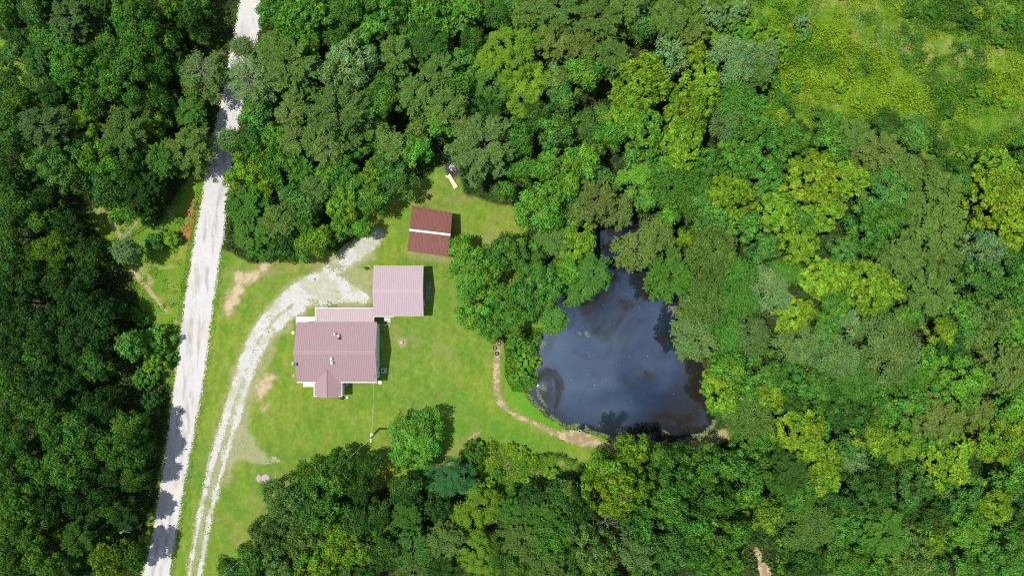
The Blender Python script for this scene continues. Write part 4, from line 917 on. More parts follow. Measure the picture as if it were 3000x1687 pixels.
def door(parent, x, y, z, axis, out, mat=M_WHITE):
    g = MB(); k = MB()
    if axis == 'x': g.box((x + out * .03, y, z), (.07, .92, 2.05)); k.box((x + out * .09, y + .36, z), (.06, .05, .12))
    else: g.box((x, y + out * .03, z), (.92, .07, 2.05)); k.box((x + .36, y + out * .09, z), (.05, .06, .12))
    p = g.build("door", mat, parent); k.build("door_handle", M_DARK, p)

# -- house
O = W(985, 1030, 0); O = Vector((O.x, O.y, 0))
house = empty("house", O); tag(house, "single-storey house with a dusty pink ribbed metal roof and pale blue east wall", "house")
EZ, RZ = 2.8, 4.35
xw, xe = -34.17, -21.40; yn, ys, yr = -5.39, -14.92, -10.10
Lx = lambda x: x - O.x
Ly = lambda y: y - O.y
mb = MB()
ribbed(mb, (Lx(xw), Ly(yn), EZ), (Lx(xe), Ly(yn), EZ), (Lx(xe), Ly(yr), RZ), (Lx(xw), Ly(yr), RZ), 44)
ribbed(mb, (Lx(xw), Ly(ys), EZ), (Lx(xe), Ly(ys), EZ), (Lx(xe), Ly(yr), RZ), (Lx(xw), Ly(yr), RZ), 44)
mb.build("roof", M_ROOF, house)
mb = MB(); c0 = Lx((xw + xe) / 2); w_ = xe - xw + .06
for s in (-1, 1):
    a = math.atan((RZ - EZ) / 4.78) * s
    mb.box((c0, Ly(yr) + s * .17, RZ + .055 - .05), (w_, .36, .03), M=Matrix.Rotation(-a, 3, 'X'))
mb.build("ridge_cap", simple("ridge_metal", (0.35, 0.24, 0.245), 0.45, 0.35), house)
mb = MB(); wl, wr, wn_, ws_ = Lx(xw) + .42, Lx(xe) - .16, Ly(yn) - .45, Ly(ys) + .45
wallbox(mb, wl, wr, ws_, wn_, 0, EZ - .1)
for x in (wl + .07, wr - .07): gable(mb, x, ws_, wn_, EZ - .1, Ly(yr), RZ - .2)
mb.build("wall", M_BLUE, house)
for c_, d_ in (((Lx(xw) + 1.6, Ly(ys) - .05, EZ - .08), (3.15, .12, .12)), (((Lx(-27.2) + Lx(xe)) / 2, Ly(ys) - .05, EZ - .08), (xe + 27.2, .12, .12))): MB().box(c_, d_).build("gutter", M_WHITE, house)
for y in (-7.15, -12.0, -13.9): window(house, wr, Ly(y), 1.55, .95 if y > -13 else .7, 1.1, 'x', 1)
for y in (-7.4, -12.4): window(house, wl, Ly(y), 1.5, 1.0, 1.1, 'x', -1)
for x in (-33.0, -24.3): window(house, Lx(x), ws_, 1.5, 1.2, 1.1, 'y', -1)
door(house, Lx(-28.9), ws_, 1.2, 'y', -1); door(house, Lx(-26.5), wn_, 1.2, 'y', 1)
# rear lean-to roof
pa, pb = W(926, 902, 2.25), W(1101, 902, 2.25)
x0, x1, y1 = pa.x, -21.9, pa.y
mb = MB(); ribbed(mb, (Lx(x0), Ly(y1), 2.25), (Lx(x1), Ly(y1), 2.25), (Lx(x1), Ly(yn) - .12, 2.72), (Lx(x0), Ly(yn) - .12, 2.72), 32)
mb.build("lean_to_roof", simple("lean_to_metal", (0.41, 0.325, 0.335), 0.42, 0.4, noise=0.06, nscale=2), house)
mb = MB(); mb.box(((Lx(x0) + Lx(x1)) / 2, Ly(y1) + .04, 2.2), (x1 - x0 + .14, .09, .13)); mb.hexa([(Lx(x0) - .1, Ly(y1), 2.12), (Lx(x0) - .01, Ly(y1), 2.12), (Lx(x0) - .01, Ly(yn), 2.58), (Lx(x0) - .1, Ly(yn), 2.58)], [(Lx(x0) - .1, Ly(y1), 2.29), (Lx(x0) - .01, Ly(y1), 2.29), (Lx(x0) - .01, Ly(yn), 2.75), (Lx(x0) - .1, Ly(yn), 2.75)])
mb.build("fascia", M_WHITE, house)
for x in np.linspace(x0 + .2, x1 - .3, 4):
    mb = MB(); mb.box((Lx(x), Ly(y1) - .15, 1.06), (.11, .11, 2.12)); mb.build("porch_post", M_WHITE, house)
# front porch with its own small gable
ax_, asz = W(957.5, 1082, 3.5), W(957, 1165, 3.45)
PZ, PE = 3.46, 2.62
wl_, wr_ = W(921, 1165, PE), W(1000.6, 1165, PE)
vl, vr = W(922, 1119, EZ), W(995, 1119, EZ)
xr = ax_.x
mb = MB()
def slope(side, xe_, n=14):
    A = Vector((Lx(xr), Ly(ax_.y), PZ + .07)); B = Vector((Lx(xr), Ly(asz.y), PZ)); Cc = Vector((Lx(xe_), Ly(asz.y), PE)); D = Vector((Lx(xe_), Ly(vl.y) - .02, PE + .07))
    dz = Vector((0, 0, -.05))
    q = [A, B, Cc, D] if side > 0 else [B, A, D, Cc]
    mb.hexa([p + dz for p in q], q)
    Ltot = (A - B).length; Lv = (D - Cc).length
    for i in range(n + 1):
        t = (i + .05) / (n + .1); p = B.lerp(A, t); dist = t * Ltot
        if dist <= Lv: e_ = Cc.lerp(D, dist / Lv)
        else: e_ = D.lerp(A, (dist - Lv) / (Ltot - Lv + 1e-6))
        if (p - e_).length < .2: continue
        h = Vector((0, .03, 0)); u = Vector((0, 0, .045))
        mb.hexa([p - h, p + h, e_ + h, e_ - h], [p - h * .6 + u, p + h * .6 + u, e_ + h * .6 + u, e_ - h * .6 + u])
slope(-1, wl_.x); slope(1, wr_.x)
mb.build("porch_roof", M_ROOF3, house)
mb = MB(); mb.tube([(Lx(xr), Ly(asz.y) - .02, PZ + .01), (Lx(xr), Ly(ax_.y), PZ + .08)], .07, 6); mb.build("porch_ridge_cap", M_ROOF3, house)
for x in (Lx(wl_.x) - .05, Lx(wr_.x) + .05): MB().box((x, (Ly(asz.y) + Ly(ys)) / 2, PE - .05), (.09, Ly(ys) - Ly(asz.y) - .1, .12)).build("porch_gutter", M_WHITE, house)
for x in (wl_.x + .25, wr_.x - .25):
    mb = MB(); mb.box((Lx(x), Ly(asz.y) + .2, (PE + .3) / 2), (.12, .12, PE - .32)); mb.build("porch_post", M_WHITE, house)
mb = MB(); mb.box((Lx((wl_.x + wr_.x) / 2), (Ly(asz.y) + .15 + ws_) / 2, .14), (wr_.x - wl_.x - .3, ws_ - Ly(asz.y) - .15, .28)); mb.build("porch_floor", M_CREAM, house)
mb = MB(); mb.box((Lx((wl_.x + wr_.x) / 2), Ly(asz.y) + .12, PE + .1), (wr_.x - wl_.x - .2, .08, .12)); gable(mb, 0, 0, 0.01, 0, 0, .01)
mb.build("porch_beam", M_WHITE, house)
da, db = W(888, 1112, .28), W(922, 1133, .28)
mb = MB(); n_ = 6
for i in range(n_): mb.box((Lx(da.x) + (i + .5) * (db.x - da.x) / n_, Ly((da.y + db.y) / 2), .2), ((db.x - da.x) / n_ - .025, da.y - db.y, .16))
mb.build("side_deck", M_CREAM, house)
# roof fittings
def onroof(px, py, z): p = W(px, py, z); return Vector((Lx(p.x), Ly(p.y), z))
p = onroof(980, 978, 3.75); mb = MB(); mb.lathe([(.11, -.35), (.11, .18), (.14, .18), (.14, .28), (.07, .28)], p, 14); mb.build("vent_pipe", M_WHITE, house)
p = onroof(991, 991, 3.9); mb = MB(); mb.lathe([(.16, -.3), (.16, .5), (.2, .5), (.03, .68)], p, 14); mb.box(p + Vector((0, .2, -.1)), (.34, .9, .22)); mb.build("flue", M_ROOF, house)
p = onroof(971, 1056, 4.15); mb = MB()
mb.lathe([(.17, -.4), (.17, .05), (.25, .1), (.2, .3), (.04, .36)], p + Vector((0, .3, 0)), 14); mb.lathe([(.13, -.45), (.13, .1), (.2, .14), (.03, .26)], p + Vector((.08, -.35, 0)), 12); mb.box(p + Vector((-.12, -.05, -.1)), (.12, .5, .1))
mb.build("roof_vent", M_WHITE, house)
ch = MB(); p = onroof(866, 1066, 3.6); ch.box(p + Vector((0, 0, -.1)), (.5, .42, 1.1)); ch.box(p + Vector((0, 0, .48)), (.6, .52, .08)); c_ = ch.build("chimney", M_DARK, house)
ch = MB(); ch.box(p + Vector((-.55, 0, -.6)), (.42, .42, .16)); ch.box(p + Vector((-.55, 0, -1.9)), (.3, .3, 2.6)); ch.build("chimney_bracket", M_WHITE, c_)
p = onroof(1099, 1101, 3.2); mb = MB(); mb.lathe([(.02, 0), (.28, .1), (.3, .12), (.28, .14), (.02, .04)], p + Vector((0, 0, .1)), 16, Matrix.Rotation(.8, 3, 'Y')); mb.tube([p + Vector((0, 0, -.3)), p + Vector((0, 0, .12)), p + Vector((.25, .1, .35))], .03, 6); mb.build("satellite_dish", M_GREY, house)
mb = MB(); p = onroof(860, 1100.5, 2.6); mb.tube([(p.x, p.y, 0), p], .05, 8); mb.box(p, (.2, .2, .1)); mb.build("downpipe", M_WHITE, house)

# -- garage
O2 = W(1165, 853, 0); garage = empty("garage", (O2.x, O2.y, 0)); tag(garage, "square garage with a pale pink ribbed metal roof north-east of the house", "garage")
g0, g1 = W(1095, 778, 2.7), W(1240.5, 777, 2.7); gs0, gs1 = W(1094.5, 926.5, 2.7), W(1241, 927, 2.7)
def l2(v, z=None): return (v.x - O2.x, v.y - O2.y, v.z if z is None else z)
gx0, gx1 = (g0.x + gs0.x) / 2, (g1.x + gs1.x) / 2; gyn, gys = g0.y, gs0.y; gr = (gyn + gys) / 2; GZr = 3.75
f = lambda x, y, z: (x - O2.x, y - O2.y, z)
mb = MB(); ribbed(mb, f(gx0, gyn, 2.7), f(gx1, gyn, 2.7), f(gx1, gr, GZr), f(gx0, gr, GZr), 27); ribbed(mb, f(gx0, gys, 2.7), f(gx1, gys, 2.7), f(gx1, gr, GZr), f(gx0, gr, GZr), 27)
mb.build("roof", M_ROOF2, garage)
mb = MB()
for s in (-1, 1): mb.box(f((gx0 + gx1) / 2, gr + s * .15, GZr + .005), (gx1 - gx0 + .05, .32, .03), M=Matrix.Rotation(-s * .26, 3, 'X'))
mb.build("ridge_cap", simple("pale_ridge_metal", (0.44, 0.34, 0.36), 0.4, 0.4), garage)
mb = MB(); wallbox(mb, gx0 + .25 - O2.x, gx1 - .25 - O2.x, gys + .3 - O2.y, gyn - .3 - O2.y, 0, 2.62)
for x in (gx0 + .32, gx1 - .32): gable(mb, x - O2.x, gys + .3 - O2.y, gyn - .3 - O2.y, 2.62, gr - O2.y, 3.6)
mb.build("wall", simple("garage_siding", (0.55, 0.50, 0.47), 0.6, 0.2), garage)
mb = MB()
for i in range(4): mb.box(f(gx0 + .21, gr - .3, .35 + i * .56), (.06, 3.2, .53))
mb.build("garage_door", M_WHITE, garage)
mb = MB(); mb.box(f(gx0 + 1.6, gys - .04, 2.62), (3.2, .08, .12)); mb.build("gutter", M_WHITE, garage)
window(garage, gx1 - .25 - O2.x, gr - 2 - O2.y, 1.5, .8, .8, 'x', 1)
# pipes stacked on the grass by its east wall
for i in range(7):
    xa = 1249 + i * 1.9; ya = 812 + rt.uniform(0, 12); yb = 884 + rt.uniform(-12, 2); z = .07 + (i % 2) * .08
    mb = MB(); p, q = W(xa + 3, ya, z), W(xa - 3 + rt.uniform(-1, 1), yb, z); mb.tube([p, q], .035, 6)
    o = mb.build("metal_pipe", M_GREY, None, True); tag(o, ("thin grey pipe nearest the garage's east wall", "thin grey pipe second from the garage's east wall", "thin grey pipe third from the garage's east wall", "middle pipe of the seven beside the garage's east wall", "third pipe from the lawn, beside the garage", "second pipe from the lawn, beside the garage", "outermost grey pipe on the lawn side of the garage")[i], "pipe", "thin grey pipes lying beside the garage")
sl = MB(); sl.add([tuple(W(1125, 929, .08)), tuple(W(1144, 930, .08)), tuple(W(1144, 946, .08)), tuple(W(1134, 943, .08)), tuple(W(1126, 940, .08))] + [tuple(W(1125, 929, 0)), tuple(W(1144, 930, 0)), tuple(W(1144, 946, 0)), tuple(W(1134, 943, 0)), tuple(W(1126, 940, 0))], [(4, 3, 2, 1, 0), (5, 6, 7, 8, 9)] + [(i, (i + 1) % 5, (i + 1) % 5 + 5, i + 5) for i in range(5)])
o = sl.build("concrete_slab", M_CONC); tag(o, "cracked pale concrete slab at the garage's south wall", "slab")
def rock(name, px, py, rx, ry, h, mat, label, cat, seed, group=None, par=None):
    rs = random.Random(seed); n = 14; top = []; p0 = W(px, py, 0); z0 = zat(px, py)
    ring = []
    for k in range(n):
        a = 6.283 * k / n; r = 1 + rs.uniform(-.14, .14); ring.append((rx * r * math.cos(a) / SC, ry * r * math.sin(a) / SC))
    v = [(p0.x + x, p0.y + y, z0 - .03) for x, y in ring] + [(p0.x + x * .93, p0.y + y * .93, z0 + h * rs.uniform(.75, 1)) for x, y in ring] + [(p0.x + x * .5, p0.y + y * .5, z0 + h * rs.uniform(.95, 1.15)) for x, y in ring] + [(p0.x, p0.y, z0 + h * 1.1)]
    fcs = [(i, (i + 1) % n, n + (i + 1) % n, n + i) for i in range(n)] + [(n + i, n + (i + 1) % n, 2 * n + (i + 1) % n, 2 * n + i) for i in range(n)] + [(2 * n + i, 2 * n + (i + 1) % n, 3 * n) for i in range(n)]
    o = MB().add(v, fcs).build(name, mat, par, True); 
    if par is None: tag(o, label, cat, group)
    return o
rock("stone", 1134, 949, 5, 3, .1, M_CONC, "pale stone at the broken edge of the concrete slab", "stone", 1)
rock("stone", 1141.5, 952.5, 2.4, 2.2, .1, M_CONC, "tiny pale stone in the grass just south of the concrete slab", "stone", 2)
rock("flat_stone", 759, 1400, 9, 12, .12, M_STONE, "smaller west half of the split flat rock on the lawn", "rock", 3, "split flat rock on the lawn")
rock("flat_stone", 780, 1400, 13.5, 14, .14, M_STONE, "larger east half of the split flat rock on the lawn", "rock", 4, "split flat rock on the lawn")
rock("tree_stump", 1176.5, 1003, 5.5, 5.5, .2, simple("cut_wood", (0.52, 0.40, 0.31), 0.9, 0.1, noise=.25, nscale=6), "low pale tree stump on the lawn east of the house", "stump", 5)
rock("stone", 1018, 1163, 5, 4, .3, M_ASH, "pale rough boulder beside the front porch's south-east corner", "rock", 6)
# back step slab
a, b_ = W(867, 928.5, .12), W(924, 943, .12)
mb = MB(); mb.box(((a.x + b_.x) / 2, (a.y + b_.y) / 2 - .2, .06), (b_.x - a.x, a.y - b_.y + .5, .12)); o = mb.build("back_step", M_CREAM); tag(o, "white concrete step along the north-west corner of the house", "step")
def lidpot(px, py, r, h, label):
    p = W(px, py, 0); mb = MB(); mb.lathe([(r * .96, 0), (r, h * .7), (r * 1.06, h * .72), (r * 1.06, h), (r * .9, h + .02), (.02, h + .05)], p, 24); o = mb.build("round_lid", simple("cream_lid", (.72, .70, .62), .6, .3)); tag(o, label, "lid", "round cream lids by the house corners")
lidpot(859, 974.5, .26, .12, "round cream lid in the grass by the house's west wall")
lidpot(1113.5, 1119.5, .30, .14, "round cream lid at the south-east corner of the house")
# air conditioner
p = W(1123, 1086, .7); ac = empty("air_conditioner", (p.x, p.y, 0)); tag(ac, "square grey air conditioner unit standing in the shade east of the house", "air conditioner")
mb = MB(); mb.box((0, 0, .4), (.74, .74, .68)); mb.build("casing", M_GREY, ac, bevel=.03)
mb = MB(); mb.box((0, 0, .03), (.86, .86, .06)); mb.build("base_pad", M_CONC, ac)
mb = MB(); mb.lathe([(.29, .742), (.31, .742), (.31, .77), (.29, .77)], n=24)
for r_ in (.08, .15, .22): mb.lathe([(r_, .765), (r_ + .012, .765), (r_ + .012, .775), (r_, .775)], n=20)
mb.build("fan_grille", M_GREY, ac)
mb = MB(); mb.lathe([(.01, .742), (.28, .742), (.28, .748), (.01, .748)], n=24); fd = mb.build("fan_well", M_DARK, ac)
mb = MB()
for k in range(4): mb.box((.13 * math.cos(k * 1.57), .13 * math.sin(k * 1.57), .758), (.24, .10, .008), rz=k * 1.57)
mb.build("fan_blades", M_GREY, fd)

# -- barn (rusty roof, slightly askew)
O3 = W(1260, 680, 0); barn = empty("barn", (O3.x, O3.y, 0)); tag(barn, "old barn under a rusty red metal roof with a white ridge strip", "barn")
BZ, BR = 2.7, 3.55
nw, ne, sw, se = W(1208, 603, BZ), W(1325, 623, BZ), W(1195, 735.5, BZ), W(1314, 752, BZ); rw_, re_ = W(1199.5, 673.5, BR), W(1319.5, 688, BR)
g = lambda v: v - Vector((O3.x, O3.y, 0))
mb = MB(); ribbed(mb, g(nw), g(ne), g(re_), g(rw_), 30, rw=.05, rh=.03); ribbed(mb, g(sw), g(se), g(re_), g(rw_), 30, rw=.05, rh=.03); mb.build("roof", M_RUST, barn)
mb = MB(); a, c = g(rw_), g(re_)
for e_ in (1, -1):
    pn = (g(nw) + (g(ne) - g(nw)) * 0 - a) if e_ > 0 else (g(sw) - a); pm = (g(ne) - c) if e_ > 0 else (g(se) - c)
    d1 = a + pn.normalized() * .165; d2 = c + pm.normalized() * .165; up_ = Vector((0, 0, .06)); u2 = Vector((0, 0, .035))
    q = [a + up_, c + up_, d2 + up_, d1 + up_]; mb.hexa([p - u2 for p in q], q)
mb.build("ridge_cap", M_WHITE, barn)
mb = MB()
def wallseg(p, q, z0, z1, th=.1):
    d = (q - p); L_ = d.length; mb.box(((p.x + q.x) / 2, (p.y + q.y) / 2, (z0 + z1) / 2), (L_, th, z1 - z0), rz=math.atan2(d.y, d.x))
ins = lambda v: g(v) + (Vector((0, 0, 0)) - g(v)).normalized() * .5
cn_ = [ins(nw), ins(ne), ins(se), ins(sw)]
for i in range(4): wallseg(cn_[i], cn_[(i + 1) % 4], 0, BZ - .12)
for a_, b2, r_ in ((cn_[0], cn_[3], g(rw_)), (cn_[1], cn_[2], g(re_))):
    m_ = (a_ + b2) / 2; mb.add([(a_.x, a_.y, BZ - .12), (b2.x, b2.y, BZ - .12), (m_.x, m_.y, BR - .2), (a_.x * .98, a_.y * .98, BZ - .12), (b2.x * .98, b2.y * .98, BZ - .12), (m_.x * .98, m_.y * .98, BR - .2)], [(0, 1, 2), (3, 5, 4), (0, 3, 4, 1), (1, 4, 5, 2), (2, 5, 3, 0)])
mb.build("wall", M_REDW, barn)
mb = MB(); m_ = (cn_[3] + cn_[2]) / 2; d = cn_[2] - cn_[3]
mb.box((m_.x, m_.y - .08, 1.1), (2.6, .06, 2.2), rz=math.atan2(d.y, d.x)); mb.build("door", simple("barn_door_boards", (.20, .09, .07), .9, .1, noise=.2), barn)

# -- service pole, wires
pb = W(1112, 1255, 0); pole = empty("utility_pole", (pb.x, pb.y, 0)); tag(pole, "wooden utility pole with a white transformer on the lawn", "pole")
PH = 6.9
mb = MB(); mb.tube([(0, 0, -.3), (0, 0, PH * .5), (0, 0, PH)], [.17, .145, .12], 12); mb.build("pole_shaft", M_POLE, pole)
mb = MB(); mb.lathe([(.2, PH - 1.2), (.24, PH - 1.15), (.24, PH - .35), (.20, PH - .28), (.05, PH - .2)], (.05, .42, 0), 16); tr_ = mb.build("transformer", M_WHITE, pole)
mb = MB(); mb.tube([(.05, .42, PH - .25), (.05, .42, PH + .05)], .05, 8); mb.build("insulator", M_CREAM, tr_)
mb = MB(); mb.box((-.02, -.15, PH - .15), (.12, 1.1, .1)); mb.build("crossarm", M_WHITE, pole)
def sag(a, b, s, n=14): return [a.lerp(b, i / n) - Vector((0, 0, 4 * s * (i / n) * (1 - i / n))) for i in range(n + 1)]
top = Vector((pb.x, pb.y, PH - .3)); he = W(1095, 1119, 3.4)
o = MB().tube(sag(top, he, .35), .013, 5).build("service_wire", M_WIRE); tag(o, "thin pale service wire from the house roof to the utility pole", "wire")
o = MB().tube(sag(top + Vector((0, 0, .2)), W(640, 1700, 7.0), 1.2, 24), .009, 5).build("power_line", M_WIRE); tag(o, "thin power line running from the utility pole south-west over the trees", "wire")
an = W(1175, 1201, 0); guy = empty("guy_wire", an); tag(guy, "guy wire with a bright yellow guard slanting up to the utility pole", "wire")
tdir = (Vector((pb.x, pb.y, PH - 1)) - an); 
MB().tube([(0, 0, 0), tdir], .012, 5).build("cable", M_WIRE, guy); MB().tube([tdir * .03, tdir * .36], .055, 8).build("guard", M_YEL, guy)
MB().tube([(0, 0, -.1), (0, 0, .25)], .03, 6).build("anchor", M_DARK, guy)

# -- tyres at the head of the path
TL = [(1463, 996, "brown mud-filled tyre, northernmost of the row at the path's head", (.30, .19, .17)), (1462, 1006, "tyre touching the northernmost one, filled with pinkish earth", (.36, .25, .22)),
      (1450, 1019, "tyre with green grass growing inside, beside the path", (.17, .28, .04)), (1455, 1035, "southernmost tyre of the row, half tilted on the path", (.30, .24, .19))]
for i, (px, py, lab, cf) in enumerate(TL):
    p = W(px, py, 0); t_ = empty("tyre", (p.x, p.y, zat(px, py) + (.12 if i == 3 else 0)), 0); t_.rotation_euler = (0, .35 if i == 3 else 0, 0); tag(t_, lab, "tyre", "old tyres beside the pond path")
    mb = MB(); prof = []
    pr = [(.205, .03), (.23, .0), (.29, .0), (.33, .04), (.34, .11), (.33, .18), (.29, .22), (.23, .22), (.205, .19)]
    n = 28; b0 = 0
    for r_, z_ in pr:
        for k in range(n): mb.v.append((r_ * math.cos(6.2832 * k / n), r_ * math.sin(6.2832 * k / n), z_))
    m = len(pr)
    for a in range(m):
        for k in range(n): mb.f.append((a * n + k, a * n + (k + 1) % n, ((a + 1) % m) * n + (k + 1) % n, ((a + 1) % m) * n + k))
    mb.build("rubber", M_RUBBER, t_, True)
    MB().lathe([(.21, .0), (.215, .12), (.1, .15), (.02, .16)], n=20).build("filling", simple("tyre_fill", cf, .95, .1, noise=.3, nscale=9), t_)

# -- board, burnt rubbish, fallen branch by the woods
def slab(name, pts, z, th, mat, label, cat, group=None):
    v = [tuple(W(x, y, z)) for x, y in pts]; n = len(v); v += [(a[0], a[1], a[2] - th) for a in v]
    o = MB().add(v, [tuple(range(n - 1, -1, -1)), tuple(range(n, 2 * n))] + [(i, (i + 1) % n, n + (i + 1) % n, n + i) for i in range(n)]).build(name, mat); tag(o, label, cat, group); return o
M_PLY = simple("new_plywood", (0.74, 0.60, 0.40), .7, .2, noise=.06, nscale=4)
slab("plywood_board", [(1317.5, 508.5), (1324.5, 520), (1341.5, 547), (1331, 554.5), (1314, 523), (1310.5, 516)], .32, .25, M_PLY, "long cream plywood board lying near the edge of the woods", "board")
slab("board_offcut", [(1304, 515), (1307.5, 513), (1312.5, 519), (1309, 523)], .10, .06, M_PLY, "small cream offcut of board beside the long plywood board", "board")
rs = np.random.RandomState(12); bp_ = W(1327, 492, 0); pile = empty("burn_pile", (bp_.x, bp_.y, 0)); tag(pile, "scattered pile of white and black burnt rubbish at the edge of the woods", "rubbish pile")
def crumple(nm, mt, n, size, keep, zr, seed, off):
    r_ = np.random.RandomState(seed); g_ = {}; mb = MB()
    for a in range(n + 1):
        for b in range(n + 1):
            g_[a, b] = len(mb.v); mb.v.append((off[0] + (a / n - .5) * size[0] + r_.normal() * .05, off[1] + (b / n - .5) * size[1] + r_.normal() * .05, .05 + r_.rand() * zr))
    for a in range(n):
        for b in range(n):
            if ((a / n - .45) ** 2 + (b / n - .45) ** 2) < .21 and (r_.rand() < keep or (a + b) % 3 == 0): mb.f.append((g_[a, b], g_[a + 1, b], g_[a + 1, b + 1], g_[a, b + 1]))
    used = sorted({i for q in mb.f for i in q}); ix = {k: i for i, k in enumerate(used)}
    mb.v = [mb.v[k] for k in used]; mb.f = [tuple(ix[k] for k in q) for q in mb.f]
    return mb.build(nm, mt, pile)
crumple("charred_rubbish", M_CHAR, 18, (2.6, 2.9), .8, .22, 5, (0, .2))
crumple("crumpled_foil", M_ASH, 13, (1.35, 1.3), .7, .5, 7, (-.05, .1))
def branch(name, pts, r, label, cat, mat, twigs, seed, z=.15, group=None):
    rs = np.random.RandomState(seed); P = [W(x, y, zat(x, y) + z + (0 if len(q) < 1 else q[0])) for x, y, *q in pts]; mb = MB()
    mb.tube(P, [r * (1 - .6 * i / (len(P) - 1)) for i in range(len(P))], 7)
    for _ in range(twigs):
        k = rs.uniform(.2, .98) * (len(P) - 1); j = min(len(P) - 2, int(k)); b = P[j].lerp(P[j + 1], k - j); d = (P[j + 1] - P[j]).normalized()
        a = rs.choice([-1, 1]) * rs.uniform(.4, 1.1); dd = Matrix.Rotation(a, 3, 'Z') @ d; L_ = rs.uniform(.6, 1.8) * (len(P) > 2 or .6)
        e_ = b + dd * L_ + Vector((0, 0, rs.uniform(0, .3))); mb.tube([b, (b + e_) / 2 + Vector((0, 0, .08)), e_], [r * .4, r * .28, r * .1], 4, False)
    o = mb.build(name, mat, None, True); tag(o, label, cat, group); return o
branch("fallen_branch", [(1283, 432, 1.2), (1293, 446, .9), (1302, 460, .5), (1316, 478, .1)], .07, "bare grey branch reaching down to the burnt rubbish pile", "branch", M_TWIG, 9, 3)
branch("fallen_branch", [(1490, 700), (1480, 712), (1472, 722), (1462, 728)], .05, "pale dead brush lying at the lawn's edge below the north trees", "branch", M_DEAD, 14, 4)
branch("fallen_log", [(1902, 660), (1915, 650), (1928, 641)], .24, "thick pale fallen log at the pond's north end", "log", M_DEAD, 2, 5, .3)
branch("fallen_log", [(1888, 645), (1905, 643), (1925, 637)], .07, "thin fallen log lying just north of the thick pale log", "log", M_DEAD, 5, 6, .35)
branch("fallen_log", [(1917, 652), (1932, 657), (1966, 650)], .07, "long thin fallen log pointing east from the thick pale log", "log", M_DEAD, 8, 7, .3)
branch("fallen_log", [(1899, 637), (1901, 650), (1903, 668)], .09, "short fallen log crossing the thick pale log from north to south", "log", M_DEAD, 4, 8, .4)
branch("fallen_log", [(1858, 686), (1873, 675), (1886, 664)], .09, "grey fallen log sloping into the water below the thick pale log", "log", M_TWIG, 6, 9, .2)
for i in range(3):
    branch("brush_heap" if i == 0 else "dead_branch", [(1950 + i * 9, 890 + i * 4, .3), (1962 + i * 7, 902, .5), (1982 - i * 6, 918 - i * 5, .3)], .06, ["tangled dead brush overhanging the pond's east shore", "curved dead branch in the brush on the east shore", "outermost dead branch of the brush on the east shore"][i], "branch", M_TWIG, 14, 20 + i, .5)
branch("fallen_tree", [(405, 648, 2.2), (385, 672, 1.6), (360, 700, .6)], .09, "bare leaning trunk over the track in the left clearing", "fallen tree", M_DEAD, 12, 31, .3)
branch("fallen_tree", [(392, 655, 1.6), (372, 672, 1.4), (345, 705, .6)], .05, "thin bare pole beside the leaning trunk in the left clearing", "fallen tree", M_TWIG, 8, 32, .3)
branch("fallen_tree", [(352, 1560, 1.5), (378, 1545, 1.2)], .22, "thick grey snag among the bottom left trees beside the road", "fallen tree", M_TWIG, 3, 33, 3.5)

# -- pond furniture
pc = W(1697, 1258, 0); zz = zat(1697, 1258); sp_ = empty("drain_standpipe", (pc.x, pc.y, zz - .1)); tag(sp_, "grey drain standpipe standing at the pond's south edge", "pipe")
MB().lathe([(.22, 0), (.22, 1.25), (.25, 1.25), (.25, 1.32), (.19, 1.32), (.19, .6)], n=20).build("pipe_body", M_GREY, sp_); MB().tube([(-.12, -.1, 0), (-.1, -.3, .9)], .05, 6).build("side_post", M_DEAD, sp_)
dk = W(1573, 1126, .1); dock = empty("dock", (dk.x, dk.y, WATER_Z + .12), math.radians(-52)); tag(dock, "tiny weathered dock with two white boards on the pond's west shore", "dock")
for x in (-.42, .12): MB().box((x, 0, .22), (.42 if x > 0 else .36, .36, .05)).build("board", M_WHITE, dock)
MB().box((0, -.2, .16), (1.3, .07, .07)).box((0, .2, .16), (1.3, .07, .07)).box((.62, 0, .13), (.06, .5, .06)).build("dock_frame", M_TWIG, dock)
for x in (-.5, .55): MB().tube([(x, 0, -1.0), (x, 0, .18)], .05, 6).build("dock_leg", M_TWIG, dock)

# -- lawn chair in the porch's shade
p = W(1018, 1125, 0); chr_ = empty("garden_chair", (p.x, p.y, 0), .4); tag(chr_, "dark garden chair in the shade beside the front porch", "chair")
MB().box((0, 0, .42), (.5, .5, .04)).build("seat", M_GREY, chr_, bevel=.01); MB().box((-.25, 0, .7), (.04, .5, .5)).build("backrest", M_GREY, chr_, bevel=.01)
for sx_ in (-.22, .22):
    for sy in (-.22, .22): MB().tube([(sx_, sy, 0), (sx_, sy, .42)], .018, 6).build("leg", M_DARK, chr_)
MB().tube([(-.25, -.27, .62), (.2, -.27, .62), (.22, -.27, .4)], .018, 6).tube([(-.25, .27, .62), (.2, .27, .62), (.22, .27, .4)], .018, 6).build("armrest", M_DARK, chr_)
# -- wire fence between house and garage shade
p, q = W(1110, 951, 0), W(1131, 951, 0); fn = empty("wire_fence", p); tag(fn, "short low wire fence off the house's north-east corner", "fence")
for i in range(4): MB().tube([(i * (q.x - p.x) / 3, 0, 0), (i * (q.x - p.x) / 3, 0, .9)], .025, 6).build("post", M_GREY, fn)
MB().tube([(0, 0, .85), (q.x - p.x, 0, .85)], .015, 5).tube([(0, 0, .5), (q.x - p.x, 0, .5)], .012, 5).build("wire", M_WIRE, fn)

